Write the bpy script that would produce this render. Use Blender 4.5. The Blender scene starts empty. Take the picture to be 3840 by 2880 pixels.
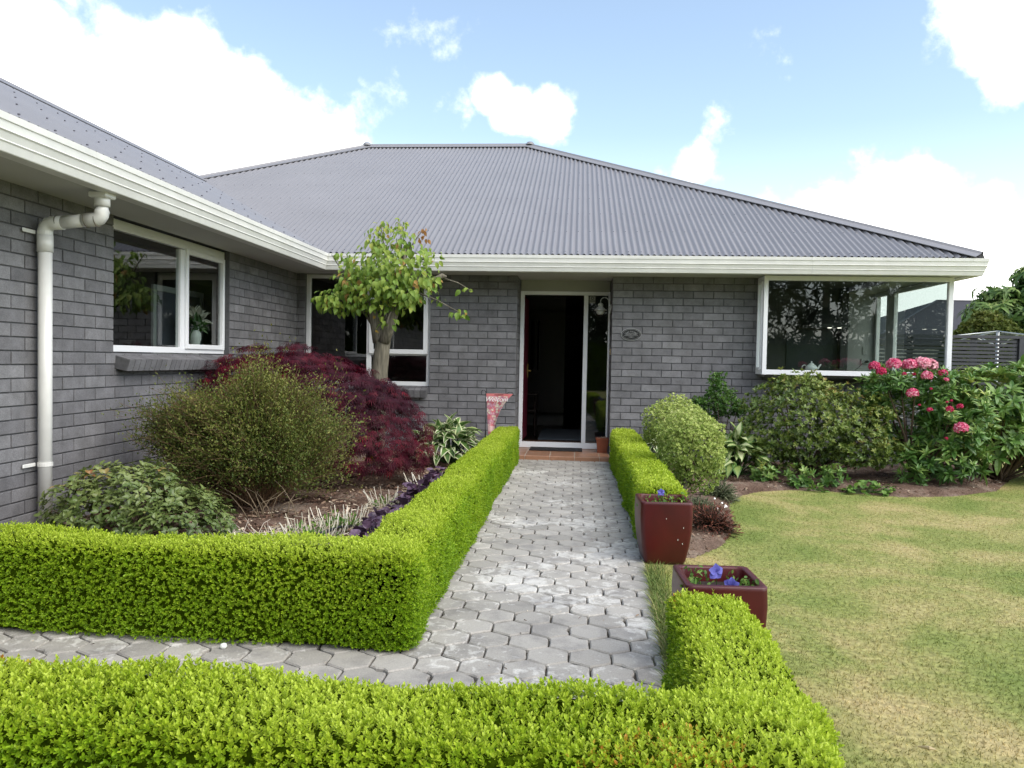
import bpy, math, numpy as np
from mathutils import Vector, Matrix
rng = np.random.default_rng(7)
PI = math.pi
scene = bpy.context.scene
COL = scene.collection

# ------------------------------------------------------------------ materials
def new_mat(name):
    m = bpy.data.materials.new(name); m.use_nodes = True
    nt = m.node_tree; b = nt.nodes['Principled BSDF']
    return m, nt, b
def N(nt, t, **kw):
    n = nt.nodes.new(t)
    for k, v in kw.items():
        if k in n.inputs: n.inputs[k].default_value = v
        else: setattr(n, k, v)
    return n
def L(nt, a, b): nt.links.new(a, b)
def ramp(nt, stops, interp='LINEAR'):
    r = nt.nodes.new('ShaderNodeValToRGB'); e = r.color_ramp.elements
    r.color_ramp.interpolation = interp
    while len(e) < len(stops): e.new(0.5)
    for el, (p, c) in zip(e, stops): el.position = p; el.color = (*c, 1)
    return r
def plain(name, col, rough=.5, var=.12, scale=8, metal=0, spec=.5, bump=0, bscale=60):
    m, nt, b = new_mat(name)
    geo = N(nt, 'ShaderNodeNewGeometry')
    no = N(nt, 'ShaderNodeTexNoise', Scale=scale, Detail=5.0, Roughness=.6)
    L(nt, geo.outputs['Position'], no.inputs['Vector'])
    r = ramp(nt, [(.25, tuple(c*(1-var) for c in col)), (.75, tuple(min(1, c*(1+var)) for c in col))])
    L(nt, no.outputs['Fac'], r.inputs['Fac']); L(nt, r.outputs['Color'], b.inputs['Base Color'])
    b.inputs['Roughness'].default_value = rough; b.inputs['Metallic'].default_value = metal
    b.inputs['Specular IOR Level'].default_value = spec
    if bump:
        n2 = N(nt, 'ShaderNodeTexNoise', Scale=bscale, Detail=4.0)
        L(nt, geo.outputs['Position'], n2.inputs['Vector'])
        bp = N(nt, 'ShaderNodeBump', Strength=bump, Distance=.005)
        L(nt, n2.outputs['Fac'], bp.inputs['Height']); L(nt, bp.outputs['Normal'], b.inputs['Normal'])
    return m
def leafmat(name, stops, trans=.3, rough=.45, spec=.4):
    m, nt, b = new_mat(name)
    at = N(nt, 'ShaderNodeAttribute', attribute_name='tone')
    r = ramp(nt, stops)
    L(nt, at.outputs['Fac'], r.inputs['Fac']); L(nt, r.outputs['Color'], b.inputs['Base Color'])
    b.inputs['Roughness'].default_value = rough; b.inputs['Specular IOR Level'].default_value = spec
    tr = N(nt, 'ShaderNodeBsdfTranslucent'); mx = N(nt, 'ShaderNodeMixShader', Fac=trans)
    L(nt, r.outputs['Color'], tr.inputs['Color'])
    L(nt, b.outputs['BSDF'], mx.inputs[1]); L(nt, tr.outputs['BSDF'], mx.inputs[2])
    L(nt, mx.outputs['Shader'], nt.nodes['Material Output'].inputs['Surface'])
    return m

M = {}
M['paint'] = plain('cream_gutter_paint', (.73, .73, .695), .38, .09, 5)
M['frame'] = plain('white_window_aluminium', (.87, .88, .90), .35, .03, 2)
M['soffit'] = plain('soffit_board', (.52, .52, .49), .7, .05, 2)
M['pvc'] = plain('white_downpipe_plastic', (.76, .76, .73), .3, .05, 9)
M['grime'] = plain('mould_grime', (.16, .14, .11), .9, .5, 30)
M['mortar'] = plain('grey_mortar', (.105, .105, .11), .95, .2, 40)
M['black'] = plain('black_metal', (.012, .012, .013), .4, .2, 20)
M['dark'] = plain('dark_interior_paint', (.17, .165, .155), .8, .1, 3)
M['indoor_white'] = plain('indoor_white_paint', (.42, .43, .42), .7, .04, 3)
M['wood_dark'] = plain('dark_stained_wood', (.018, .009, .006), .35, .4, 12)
M['maroon'] = plain('maroon_door_paint', (.14, .010, .028), .4, .08, 5)
M['cream'] = plain('cream_panel', (.33, .33, .28), .6, .05, 4)
M['porcelain'] = plain('pale_porcelain', (.75, .78, .74), .15, .03, 20)
M['brass'] = plain('brass', (.55, .38, .12), .3, .1, 20, metal=1)
M['fence'] = plain('charcoal_fence_paint', (.045, .047, .06), .6, .2, 10)
M['steel'] = plain('galvanised_steel', (.45, .48, .48), .35, .08, 20, metal=.7)
M['soil_wood'] = plain('bark_wood', (.09, .06, .04), .9, .35, 40, bump=.5)
M['lantern'] = plain('white_enamel', (.48, .49, .46), .3, .06, 30)
M['terra'] = plain('terracotta_plastic', (.20, .055, .025), .5, .12, 15)
M['potting'] = plain('potting_mix', (.02, .014, .01), .95, .5, 60, bump=1, bscale=80)
M['rubber'] = plain('rubber_mat', (.012, .012, .014), .75, .2, 60, bump=.4, bscale=200)
M['white_flag'] = plain('white_print', (.85, .82, .82), .8, .02)
M['carpet'] = plain('pale_blue_carpet', (.16, .19, .23), .95, .1, 30)
M['tan'] = plain('tan_plastic', (.42, .33, .18), .5, .1)
M['petal_blue'] = leafmat('pansy_blue', [(0, (.06, .05, .30)), (1, (.17, .17, .60))], .3, .6)
M['white_dry'] = leafmat('dry_stalk', [(0, (.30, .22, .13)), (.5, (.55, .48, .34)), (1, (.85, .82, .72))], .05, .7)

# brick
def brick_mat():
    m, nt, b = new_mat('charcoal_brick')
    geo = N(nt, 'ShaderNodeNewGeometry')
    at = N(nt, 'ShaderNodeAttribute', attribute_name='tone')
    r = ramp(nt, [(0, (.140, .138, .145)), (.5, (.180, .178, .185)), (1, (.230, .228, .234))])
    L(nt, at.outputs['Fac'], r.inputs['Fac'])
    n1 = N(nt, 'ShaderNodeTexNoise', Scale=7.0, Detail=6.0, Roughness=.65); L(nt, geo.outputs['Position'], n1.inputs['Vector'])
    n2 = N(nt, 'ShaderNodeTexNoise', Scale=160.0, Detail=3.0); L(nt, geo.outputs['Position'], n2.inputs['Vector'])
    r1 = ramp(nt, [(.3, (.80, .80, .80)), (.72, (1.28, 1.28, 1.30))]); L(nt, n1.outputs['Fac'], r1.inputs['Fac'])
    r2 = ramp(nt, [(.3, (.80, .80, .80)), (.7, (1.18, 1.18, 1.18))]); L(nt, n2.outputs['Fac'], r2.inputs['Fac'])
    a = N(nt, 'ShaderNodeMixRGB', blend_type='MULTIPLY'); a.inputs[0].default_value = 1
    L(nt, r.outputs['Color'], a.inputs[1]); L(nt, r1.outputs['Color'], a.inputs[2])
    c = N(nt, 'ShaderNodeMixRGB', blend_type='MULTIPLY'); c.inputs[0].default_value = 1
    L(nt, a.outputs[0], c.inputs[1]); L(nt, r2.outputs['Color'], c.inputs[2])
    # pale efflorescence scuffs
    n3 = N(nt, 'ShaderNodeTexNoise', Scale=3.1, Detail=8.0, Roughness=.8); L(nt, geo.outputs['Position'], n3.inputs['Vector'])
    r3 = ramp(nt, [(.64, (0, 0, 0)), (.78, (.5, .5, .5))]); L(nt, n3.outputs['Fac'], r3.inputs['Fac'])
    d = N(nt, 'ShaderNodeMixRGB'); L(nt, r3.outputs['Color'], d.inputs[0]); L(nt, c.outputs[0], d.inputs[1]); d.inputs[2].default_value = (.45, .45, .46, 1)
    L(nt, d.outputs[0], b.inputs['Base Color'])
    b.inputs['Roughness'].default_value = .85; b.inputs['Specular IOR Level'].default_value = .25
    bp = N(nt, 'ShaderNodeBump', Strength=.5, Distance=.002); L(nt, n2.outputs['Fac'], bp.inputs['Height']); L(nt, bp.outputs['Normal'], b.inputs['Normal'])
    return m
M['brick'] = brick_mat()
M['roof'] = plain('grey_painted_steel_roof', (.222, .219, .232), .42, .07, .9, spec=.5)
M['screw'] = plain('roof_screw_heads', (.10, .10, .12), .5, .1)

def glass_mat(name, ior=1.52, tint=(.66, .72, .70)):
    m = bpy.data.materials.new(name); m.use_nodes = True; nt = m.node_tree
    nt.nodes.remove(nt.nodes['Principled BSDF'])
    fr = N(nt, 'ShaderNodeFresnel'); ge = N(nt, 'ShaderNodeNewGeometry'); mi = N(nt, 'ShaderNodeMath', operation='MULTIPLY_ADD'); mi.inputs[1].default_value = 1/ior-ior; mi.inputs[2].default_value = ior; L(nt, ge.outputs['Backfacing'], mi.inputs[0]); L(nt, mi.outputs[0], fr.inputs['IOR']); tr = N(nt, 'ShaderNodeBsdfTransparent'); tr.inputs[0].default_value = (*tint, 1)
    gl = N(nt, 'ShaderNodeBsdfGlossy', Roughness=.005); gl.inputs[0].default_value = (1, 1, 1, 1)
    mt = N(nt, 'ShaderNodeMath', operation='MULTIPLY'); mt.inputs[1].default_value = 1.9
    L(nt, fr.outputs[0], mt.inputs[0])
    mx = N(nt, 'ShaderNodeMixShader'); L(nt, mt.outputs[0], mx.inputs[0]); L(nt, tr.outputs[0], mx.inputs[1]); L(nt, gl.outputs[0], mx.inputs[2])
    L(nt, mx.outputs[0], nt.nodes['Material Output'].inputs['Surface'])
    return m
M['glass'] = glass_mat('window_glass')
M['glassdark'] = glass_mat('tinted_window_glass', tint=(.45, .50, .49))
mm, nt, b = new_mat('mirror'); b.inputs['Metallic'].default_value = 1; b.inputs['Roughness'].default_value = .02; b.inputs['Base Color'].default_value = (.8, .8, .8, 1); M['mirror'] = mm

# ------------------------------------------------------------------ mesh helpers
def np_mesh(name, V, F, mat, parent=None, smooth=False, tone=None, nv=None):
    """V (n,3), F (m,k) uniform polygons"""
    me = bpy.data.meshes.new(name)
    V = np.asarray(V, np.float32); F = np.asarray(F, np.int32); m, k = F.shape
    me.vertices.add(len(V)); me.vertices.foreach_set('co', V.ravel())
    me.loops.add(m*k); me.loops.foreach_set('vertex_index', F.ravel())
    me.polygons.add(m)
    me.polygons.foreach_set('loop_start', np.arange(0, m*k, k, dtype=np.int32))
    me.polygons.foreach_set('loop_total', np.full(m, k, np.int32))
    me.polygons.foreach_set('use_smooth', np.full(m, smooth))
    if tone is not None:
        a = me.attributes.new('tone', 'FLOAT', 'FACE'); a.data.foreach_set('value', np.asarray(tone, np.float32))
    me.update(calc_edges=True)
    me.materials.append(mat)
    o = bpy.data.objects.new(name, me); COL.objects.link(o)
    if parent: o.parent = parent; o.matrix_parent_inverse = Matrix.Translation(-Vector(parent_loc(parent)))
    return o
def parent_loc(p):
    return tuple(p.location) if p.parent is None else (0, 0, 0)
class MB:
    def __init__(s): s.v = []; s.f = []; s.t = []
    def add(s, vs, fs, tone=.5):
        n = len(s.v); s.v += [tuple(v) for v in vs]
        for f in fs: s.f.append(tuple(i+n for i in f)); s.t.append(tone)
        return s
    def box(s, x0, x1, y0, y1, z0, z1, tone=.5):
        vs = [(x, y, z) for z in (z0, z1) for y in (y0, y1) for x in (x0, x1)]
        return s.add(vs, [(0, 2, 3, 1), (4, 5, 7, 6), (0, 1, 5, 4), (2, 6, 7, 3), (0, 4, 6, 2), (1, 3, 7, 5)], tone)
    def bbox(s, x0, x1, y0, y1, z0, z1, c=.003, tone=.5):
        """box with chamfered edges"""
        cx, cy, cz = (x0+x1)/2, (y0+y1)/2, (z0+z1)/2; hx, hy, hz = abs(x1-x0)/2, abs(y1-y0)/2, abs(z1-z0)/2
        c = min(c, hx*.9, hy*.9, hz*.9); vs = []; idx = {}
        for sx in (-1, 1):
            for sy in (-1, 1):
                for sz in (-1, 1):
                    for ax in range(3):
                        p = [hx-c, hy-c, hz-c]; p[ax] = (hx, hy, hz)[ax]
                        idx[(sx, sy, sz, ax)] = len(vs); vs.append((cx+sx*p[0], cy+sy*p[1], cz+sz*p[2]))
        fs = []
        g = lambda a, b_, c_, ax: idx[(a, b_, c_, ax)]
        for q in (-1, 1):
            f = [g(q, -1, -1, 0), g(q, 1, -1, 0), g(q, 1, 1, 0), g(q, -1, 1, 0)]; fs.append(f if q > 0 else f[::-1])
            f = [g(-1, q, -1, 1), g(-1, q, 1, 1), g(1, q, 1, 1), g(1, q, -1, 1)]; fs.append(f if q > 0 else f[::-1])
            f = [g(-1, -1, q, 2), g(1, -1, q, 2), g(1, 1, q, 2), g(-1, 1, q, 2)]; fs.append(f if q > 0 else f[::-1])
        for a in (-1, 1):
            for b_ in (-1, 1):
                for (ax1, ax2, fn) in ((0, 1, lambda t: (a, b_, t)), (0, 2, lambda t: (a, t, b_)), (1, 2, lambda t: (t, a, b_))):
                    f = [idx[(*fn(-1), ax1)], idx[(*fn(1), ax1)], idx[(*fn(1), ax2)], idx[(*fn(-1), ax2)]]; fs.append(f)
        for a in (-1, 1):
            for b_ in (-1, 1):
                for d in (-1, 1): fs.append([idx[(a, b_, d, 0)], idx[(a, b_, d, 1)], idx[(a, b_, d, 2)]])
        return s.add(vs, fs, tone)
    def poly(s, pts, tone=.5): return s.add(pts, [tuple(range(len(pts)))], tone)
    def tube(s, pts, rad, n=8, cap=True, tone=.5):
        pts = [Vector(p) for p in pts]; rad = rad if hasattr(rad, '__len__') else [rad]*len(pts)
        rings = []; up = None
        for i, p in enumerate(pts):
            d = (pts[min(i+1, len(pts)-1)] - pts[max(i-1, 0)]).normalized()
            if up is None: up = Vector((0, 0, 1)) if abs(d.z) < .9 else Vector((1, 0, 0))
            a = d.cross(up)
            a = a.normalized() if a.length > 1e-5 else Vector((1, 0, 0)); b_ = d.cross(a).normalized()
            rings.append([p + (a*math.cos(2*PI*k/n) + b_*math.sin(2*PI*k/n))*rad[i] for k in range(n)])
        vs = [v for r_ in rings for v in r_]
        fs = [(i*n+k, i*n+(k+1) % n, (i+1)*n+(k+1) % n, (i+1)*n+k) for i in range(len(pts)-1) for k in range(n)]
        if cap: fs += [tuple(range(n))[::-1], tuple(range((len(pts)-1)*n, len(pts)*n))]
        return s.add(vs, fs, tone)
    def lathe(s, prof, c=(0, 0, 0), n=20, sx=1, sy=1):
        vs = [(c[0]+r*math.cos(2*PI*k/n)*sx, c[1]+r*math.sin(2*PI*k/n)*sy, c[2]+z) for r, z in prof for k in range(n)]
        fs = [(i*n+k, i*n+(k+1) % n, (i+1)*n+(k+1) % n, (i+1)*n+k) for i in range(len(prof)-1) for k in range(n)]
        return s.add(vs, fs)
    def build(s, name, mat, parent=None, smooth=False, tone=False):
        me = bpy.data.meshes.new(name); me.from_pydata(s.v, [], s.f)
        if smooth: me.polygons.foreach_set('use_smooth', np.full(len(s.f), True))
        if tone: me.attributes.new('tone', 'FLOAT', 'FACE').data.foreach_set('value', np.array(s.t, np.float32))
        me.update(); me.materials.append(mat)
        o = bpy.data.objects.new(name, me); COL.objects.link(o)
        if parent:
            o.parent = parent; o.matrix_parent_inverse = Matrix.Translation(-Vector(parent_loc(parent)))
        return o
def thing(name, label, cat, loc=(0, 0, 0), group=None):
    o = bpy.data.objects.new(name, None); COL.objects.link(o); o.location = loc; o.empty_display_size = .1
    o['label'] = label; o['category'] = cat
    if group: o['group'] = group
    return o
def tag(o, label, cat, group=None, kind=None):
    o['label'] = label; o['category'] = cat
    if group: o['group'] = group
    if kind: o['kind'] = kind
    return o
def setting(o, kind='structure'): o['kind'] = kind; return o

# ------------------------------------------------------------------ camera
F_PX, YAW, PITCH, ROLL = 2859.3, .0824, .03119, .01914
fw = Vector((-math.sin(YAW)*math.cos(PITCH), math.cos(YAW)*math.cos(PITCH), -math.sin(PITCH)))
rt = Vector((math.cos(YAW), math.sin(YAW), 0)); upv = rt.cross(fw)
r2 = rt*math.cos(ROLL) + upv*math.sin(ROLL); u2 = -rt*math.sin(ROLL) + upv*math.cos(ROLL)
cam = bpy.data.cameras.new('camera'); co = bpy.data.objects.new('camera', cam); COL.objects.link(co)
cam.sensor_width = 36; cam.lens = F_PX/3840*36; cam.clip_end = 2000; cam.clip_start = .05
co.matrix_world = Matrix(((r2.x, u2.x, -fw.x, 0), (r2.y, u2.y, -fw.y, 0), (r2.z, u2.z, -fw.z, 1.25), (0, 0, 0, 1)))
scene.camera = co

# ------------------------------------------------------------------ light and sky
SUN_EL, SUN_AZ = math.radians(48), math.radians(122)   # azimuth clockwise from +Y (north of the scene)
sd = Vector((math.sin(SUN_AZ)*math.cos(SUN_EL), math.cos(SUN_AZ)*math.cos(SUN_EL), math.sin(SUN_EL)))
sl = bpy.data.lights.new('sun', 'SUN'); sl.energy = 1.55; sl.angle = math.radians(65); sl.color = (1, .925, .82)
so = bpy.data.objects.new('sun', sl); COL.objects.link(so); so.rotation_euler = sd.to_track_quat('Z', 'Y').to_euler()
w = bpy.data.worlds.new('World'); scene.world = w; w.use_nodes = True; nt = w.node_tree
bg = nt.nodes['Background']
sky = N(nt, 'ShaderNodeTexSky', sky_type='NISHITA'); sky.sun_disc = False; sky.sun_elevation = SUN_EL; sky.sun_rotation = SUN_AZ
sky.air_density = 1.0; sky.dust_density = .6; sky.ozone_density = 1.2
tc = N(nt, 'ShaderNodeTexCoord')
nz = N(nt, 'ShaderNodeTexNoise', Scale=8.0, Detail=10.0, Roughness=.60); L(nt, tc.outputs['Generated'], nz.inputs['Vector'])
nz2 = N(nt, 'ShaderNodeTexNoise', Scale=2.6, Detail=5.0, Roughness=.5); L(nt, tc.outputs['Generated'], nz2.inputs['Vector'])
def mth(op, a, b_=None, c=None):
    n = N(nt, 'ShaderNodeMath', operation=op)
    for i, v in enumerate((a, b_, c)):
        if v is None: continue
        if isinstance(v, (int, float)): n.inputs[i].default_value = v
        else: L(nt, v, n.inputs[i])
    return n.outputs[0]
# cloud banks at fixed bearings of the sky
BL = [((-.477, .825, .302), .085, 1), ((-.583, .77, .259), .11, 1), ((-.415, .863, .285), .065, 1), ((-.528, .82, .215), .13, 1), ((-.402, .884, .225), .07, .9),
      ((-.48, .86, .17), .12, 1), ((-.34, .91, .20), .08, .8), ((-.318, .915, .236), .035, .9), ((-.285, .92, .245), .025, .7),
      ((-.105, .943, .322), .030, 1), ((-.085, .943, .302), .036, 1), ((-.050, .95, .302), .032, .8), ((-.145, .943, .300), .035, .5),
      ((.139, .956, .250), .045, .62), ((.165, .943, .285), .032, .6), ((.107, .964, .236), .05, .5), ((.2, .945, .25), .035, .35),
      ((.29, .939, .172), .055, .85), ((.346, .918, .168), .06, .95), ((.385, .902, .185), .04, .8), ((.24, .95, .19), .04, .35),
      ((.440, .84, .345), .045, 1), ((.452, .843, .315), .04, .85), ((.415, .846, .375), .045, .8), ((.475, .82, .36), .07, 1), ((.46, .87, .19), .03, .6), ((.457, .881, .121), .08, .95), ((.40, .91, .08), .1, .9),
      ((-.535, .767, .36), .05, .22),
      # the rest of the sky dome is broken cloud too
      ((0, -.85, .5), .35, .6), ((.7, -.5, .5), .3, .8), ((-.7, -.5, .35), .3, .9), ((.9, .1, .3), .25, .7), ((-.2, -.95, .2), .25, .9), ((0, .1, 1), .5, .55)]
acc = None
for c, rad, wt in BL:
    d = Vector(c).normalized()
    vd = N(nt, 'ShaderNodeVectorMath', operation='DISTANCE'); L(nt, tc.outputs['Generated'], vd.inputs[0]); vd.inputs[1].default_value = d
    q = mth('DIVIDE', vd.outputs['Value'], rad); q = mth('MULTIPLY', q, q); q = mth('MULTIPLY', q, -1.0); q = mth('EXPONENT', q); q = mth('MULTIPLY', q, wt)
    acc = q if acc is None else mth('MAXIMUM', acc, q)
n_c = mth('SUBTRACT', nz.outputs['Fac'], .5); n_c = mth('MULTIPLY', n_c, 2.1)
n_d = mth('SUBTRACT', nz2.outputs['Fac'], .5); n_d = mth('MULTIPLY', n_d, .8)
cl = mth('ADD', mth('ADD', acc, n_c), n_d)
cr = ramp(nt, [(.26, (0, 0, 0)), (.80, (1, 1, 1))]); cr.color_ramp.interpolation = 'EASE'; L(nt, cl, cr.inputs['Fac'])
sx = N(nt, 'ShaderNodeSeparateXYZ'); L(nt, tc.outputs['Generated'], sx.inputs[0])
hz = ramp(nt, [(0, (.8, .8, .8)), (.12, (.25, .25, .25)), (.28, (.05, .05, .05))]); L(nt, sx.outputs['Z'], hz.inputs['Fac'])
skb = N(nt, 'ShaderNodeMixRGB', blend_type='MULTIPLY'); skb.inputs[0].default_value = 1; L(nt, sky.outputs[0], skb.inputs[1]); skb.inputs[2].default_value = (1.50, 1.42, 1.28, 1)
m1 = N(nt, 'ShaderNodeMixRGB'); L(nt, hz.outputs['Color'], m1.inputs[0]); L(nt, skb.outputs[0], m1.inputs[1]); m1.inputs[2].default_value = (9.0, 9.7, 10.0, 1)
m2 = N(nt, 'ShaderNodeMixRGB'); L(nt, cr.outputs['Color'], m2.inputs[0]); L(nt, m1.outputs[0], m2.inputs[1]); m2.inputs[2].default_value = (12.8, 12.6, 12.4, 1)
L(nt, m2.outputs[0], bg.inputs['Color']); bg.inputs['Strength'].default_value = .09
scene.view_settings.view_transform = 'Standard'; scene.view_settings.look = 'None'; scene.view_settings.exposure = 1.2; scene.view_settings.gamma = 1
scene.cycles.max_bounces = 8; scene.cycles.transparent_max_bounces = 12; scene.cycles.use_denoising = True
scene.cycles.diffuse_bounces = 3; scene.cycles.glossy_bounces = 3; scene.cycles.transmission_bounces = 4
scene.cycles.sample_clamp_indirect = 6

# ------------------------------------------------------------------ dimensions
YF = 9.9          # front brick face
XW = -3.71        # wing brick face
HS = 2.35         # soffit
GZ, YE, XE, XR, RD, TAN = 2.525, 9.22, -3.065, 4.717, 5.684, .50937
XL, WQ = -4.19, 3.305
COURSE, BL_, Z0 = .0923, .2535, .049

house = thing('house', 'long single storey charcoal brick house with grey corrugated hip roof and white gutter', 'house', (0, 12, 0))

# ------------------------------------------------------------------ brickwork
def bricks(name, org, u, n, length, z1, openings=(), thick=.07, parent=house, zstart=-.04, off=0.0, r=None):
    """rows of real bricks; u = along wall, n = outward normal, openings = (u0,u1,z0,z1)"""
    r = r or np.random.default_rng(int(abs(org[0]*100+org[1]*37)) % 9999)
    mb = MB(); org = Vector(org); u = Vector(u); n = Vector(n); J = .010
    def put(a, b_, z0_, z1_):
        if b_-a < .012: return
        pr = r.normal(0, .0009); tone = float(np.clip(.5 + r.normal(0, .22), 0, 1))
        c = .0022
        q = [(a, z0_), (b_, z0_), (b_, z1_), (a, z1_)]; qi = [(a+c, z0_+c), (b_-c, z0_+c), (b_-c, z1_-c), (a+c, z1_-c)]
        vs = [org + u*x + Vector((0, 0, z)) + n*(-.012) for x, z in q] + [org + u*x + Vector((0, 0, z)) + n*(pr-c) for x, z in q] + [org + u*x + Vector((0, 0, z)) + n*pr for x, z in qi]
        fs = []
        for k in range(4):
            k2 = (k+1) % 4; fs += [(k, k2, 4+k2, 4+k), (4+k, 4+k2, 8+k2, 8+k)]
        fs.append((8, 9, 10, 11))
        mb.add(vs, fs, tone)
    k = -1
    while True:
        za = Z0 + COURSE*k + J/2; zb = za + COURSE - J; k += 1
        if zb < zstart: continue
        if za > z1: break
        zb = min(zb, z1)
        segs = [(0, length)]
        for (u0, u1, q0, q1) in openings:
            if zb > q0+.01 and za < q1-.01:
                ns = []
                for a, b_ in segs:
                    if u1 <= a or u0 >= b_: ns.append((a, b_)); continue
                    if u0 > a: ns.append((a, u0))
                    if u1 < b_: ns.append((u1, b_))
                segs = ns
        s0 = off + (BL_/2 if k % 2 else 0)
        for a, b_ in segs:
            j0 = math.floor((a-s0)/BL_)
            x = s0 + j0*BL_
            while x < b_:
                put(max(a, x+J/2 if x > a else a), min(b_, x+BL_-J/2 if x+BL_ < b_ else b_), za, zb); x += BL_
    return mb
def slab(mb, org, u, n, length, z0, z1, openings, d0, d1):
    """solid mortar/backing wall behind the bricks with the openings cut, d0<d1 depth behind the face"""
    org = Vector(org); u = Vector(u); n = Vector(n)
    zs = sorted({z0, z1, *[min(max(q, z0), z1) for o in openings for q in o[2:4]]})
    us = sorted({0, length, *[min(max(q, 0), length) for o in openings for q in o[0:2]]})
    for a, b_ in zip(us, us[1:]):
        zz = []
        for c, d in zip(zs, zs[1:]):
            if any(o[0]-1e-6 <= a and b_ <= o[1]+1e-6 and o[2]-1e-6 <= c and d <= o[3]+1e-6 for o in openings): continue
            if zz and abs(zz[-1][1]-c) < 1e-9: zz[-1][1] = d
            else: zz.append([c, d])
        for c, d in zz:
            vs = [org + u*x + n*(-q) + Vector((0, 0, z)) for z in (c, d) for q in (d0, d1) for x in (a, b_)]
            mb.add(vs, [(0, 2, 3, 1), (4, 5, 7, 6), (0, 1, 5, 4), (2, 6, 7, 3), (0, 4, 6, 2), (1, 3, 7, 5)])
    return mb

# wing wall (faces +X), runs y -2 .. 9.9 ; u=+Y
wing_open = [(5.86+2, 7.93+2, 1.25, 2.40)]
w1 = bricks('wing_wall', (XW, -2, 0), (0, 1, 0), (1, 0, 0), 11.9, HS+.04, wing_open, off=.025)
# tight reveal bricks at the window edge
wb = w1.build('wing_wall', M['brick'], house, tone=True)
slab(MB(), (XW, -2, 0), (0, 1, 0), (1, 0, 0), 11.97, -.1, HS+.05, wing_open, .010, .10).build('mortar', M['mortar'], wb)
# front wall pieces (face -Y), u = +X
f_open = [(3.71-3.60, 3.71-1.91, .875, 2.41)]
g_open = [(2.42-.46, 4.5, 1.16, 2.6)]
for org_x, ln_, op_, of_ in ((XW, 3.71-.77, f_open, .151), (.46, 4.07-.46, g_open, (.719-.46-.12675) % .2535)):
    wf = bricks('front_wall', (org_x, YF, 0), (1, 0, 0), (0, -1, 0), ln_, HS+.04, op_, off=of_).build('front_wall', M['brick'], house, tone=True)
    slab(MB(), (org_x, YF, 0), (1, 0, 0), (0, -1, 0), ln_, -.1, HS+.05, op_, .010, .10).build('mortar', M['mortar'], wf)
# door recess returns
for org_, u_, n_, of_ in (((-.77, YF, 0), (0, 1, 0), (1, 0, 0), 0), ((.46, YF+.60, 0), (0, -1, 0), (-1, 0, 0), .1)):
    rv = bricks('r', org_, u_, n_, .60, HS+.04, off=of_).build('porch_side_wall', M['brick'], house, tone=True)
    o2 = (org_[0], YF+(.1 if n_[0] > 0 else .62), 0); slab(MB(), o2, u_, n_, .52, -.1, HS+.05, [], .008, .12).build('mortar', M['mortar'], rv)
# east wall (faces +X at 4.05) and back
e1 = bricks('east', (4.05, YF, 0), (0, 1, 0), (1, 0, 0), 10.0, HS, [(0, 1.9, 1.16, 2.6)], off=.0)
ew = e1.build('east_wall', M['brick'], house, tone=True)
slab(MB(), (4.05, YF+.10, 0), (0, 1, 0), (1, 0, 0), 9.9, -.1, HS+.2, [(0, 1.8, 1.16, 2.6)], .008, .10).build('mortar', M['mortar'], ew)
for q_ in ((-9.0, 4.0, 19.8, 19.9), (-9.0, -8.9, -2, 19.8), (-8.9, -3.8, -2.1, -2)): MB().box(*q_, -.1, HS+.3).build('back_wall', M['brick'], house, tone=True)

# brick sills (tilted header bricks)
def sill(a, b_, face, ax, z_top, drop=.095, out=.11, back=.06):
    mb = MB(); n = max(1, round((b_-a)/.0815)); st = (b_-a)/n
    for i in range(n):
        p0, p1 = a+i*st+.005, a+(i+1)*st-.005
        prof = [(-back, z_top+.018), (out, z_top-.03), (out-.03, z_top-.03-drop), (-back, z_top-drop)]
        vs = []
        for p in (p0, p1):
            for d, z in prof:
                vs.append((face+d, p, z) if ax == 'x' else (p, face-d, z))
        mb.add(vs, [(0, 1, 2, 3), (7, 6, 5, 4), (0, 4, 5, 1), (1, 5, 6, 2), (2, 6, 7, 3), (3, 7, 4, 0)], float(np.clip(.5+rng.normal(0, .2), 0, 1)))
    prof = [(-back, z_top+.012), (out-.006, z_top-.036), (out-.034, z_top-.026-drop), (-back, z_top-drop+.006)]
    m2 = MB(); vs = []
    for p in (a+.004, b_-.004):
        for d, z in prof: vs.append((face+d, p, z) if ax == 'x' else (p, face-d, z))
    m2.add(vs, [(0, 1, 2, 3), (7, 6, 5, 4), (0, 4, 5, 1), (1, 5, 6, 2), (2, 6, 7, 3), (3, 7, 4, 0)])
    return mb, m2

# ------------------------------------------------------------------ windows
def frame_rect(mb, plane, ax, a0, a1, z0, z1, wd, d0, d1, parts='LRTB', c=.003):
    """frame bars; plane coordinate range d0..d1 along the normal axis"""
    wl = wd if not isinstance(wd, dict) else None
    g = lambda k: wd[k] if isinstance(wd, dict) else wd
    def bx(p0, p1, q0, q1):
        if ax == 'x': mb.bbox(min(d0, d1), max(d0, d1), p0, p1, q0, q1, c)
        else: mb.bbox(p0, p1, min(d0, d1), max(d0, d1), q0, q1, c)
    if 'L' in parts: bx(a0, a0+g('L'), z0, z1)
    if 'R' in parts: bx(a1-g('R'), a1, z0, z1)
    if 'T' in parts: bx(a0+g('L'), a1-g('R'), z1-g('T'), z1)
    if 'B' in parts: bx(a0+g('L'), a1-g('R'), z0, z0+g('B'))
def pane(name, ax, d, a0, a1, z0, z1, parent, mat='glass'):
    if ax == 'x': v = [(d, a0, z0), (d, a1, z0), (d, a1, z1), (d, a0, z1)]
    else: v = [(a0, d, z0), (a1, d, z0), (a1, d, z1), (a0, d, z1)]
    return MB().poly(v).build(name, M[mat], parent)

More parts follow.
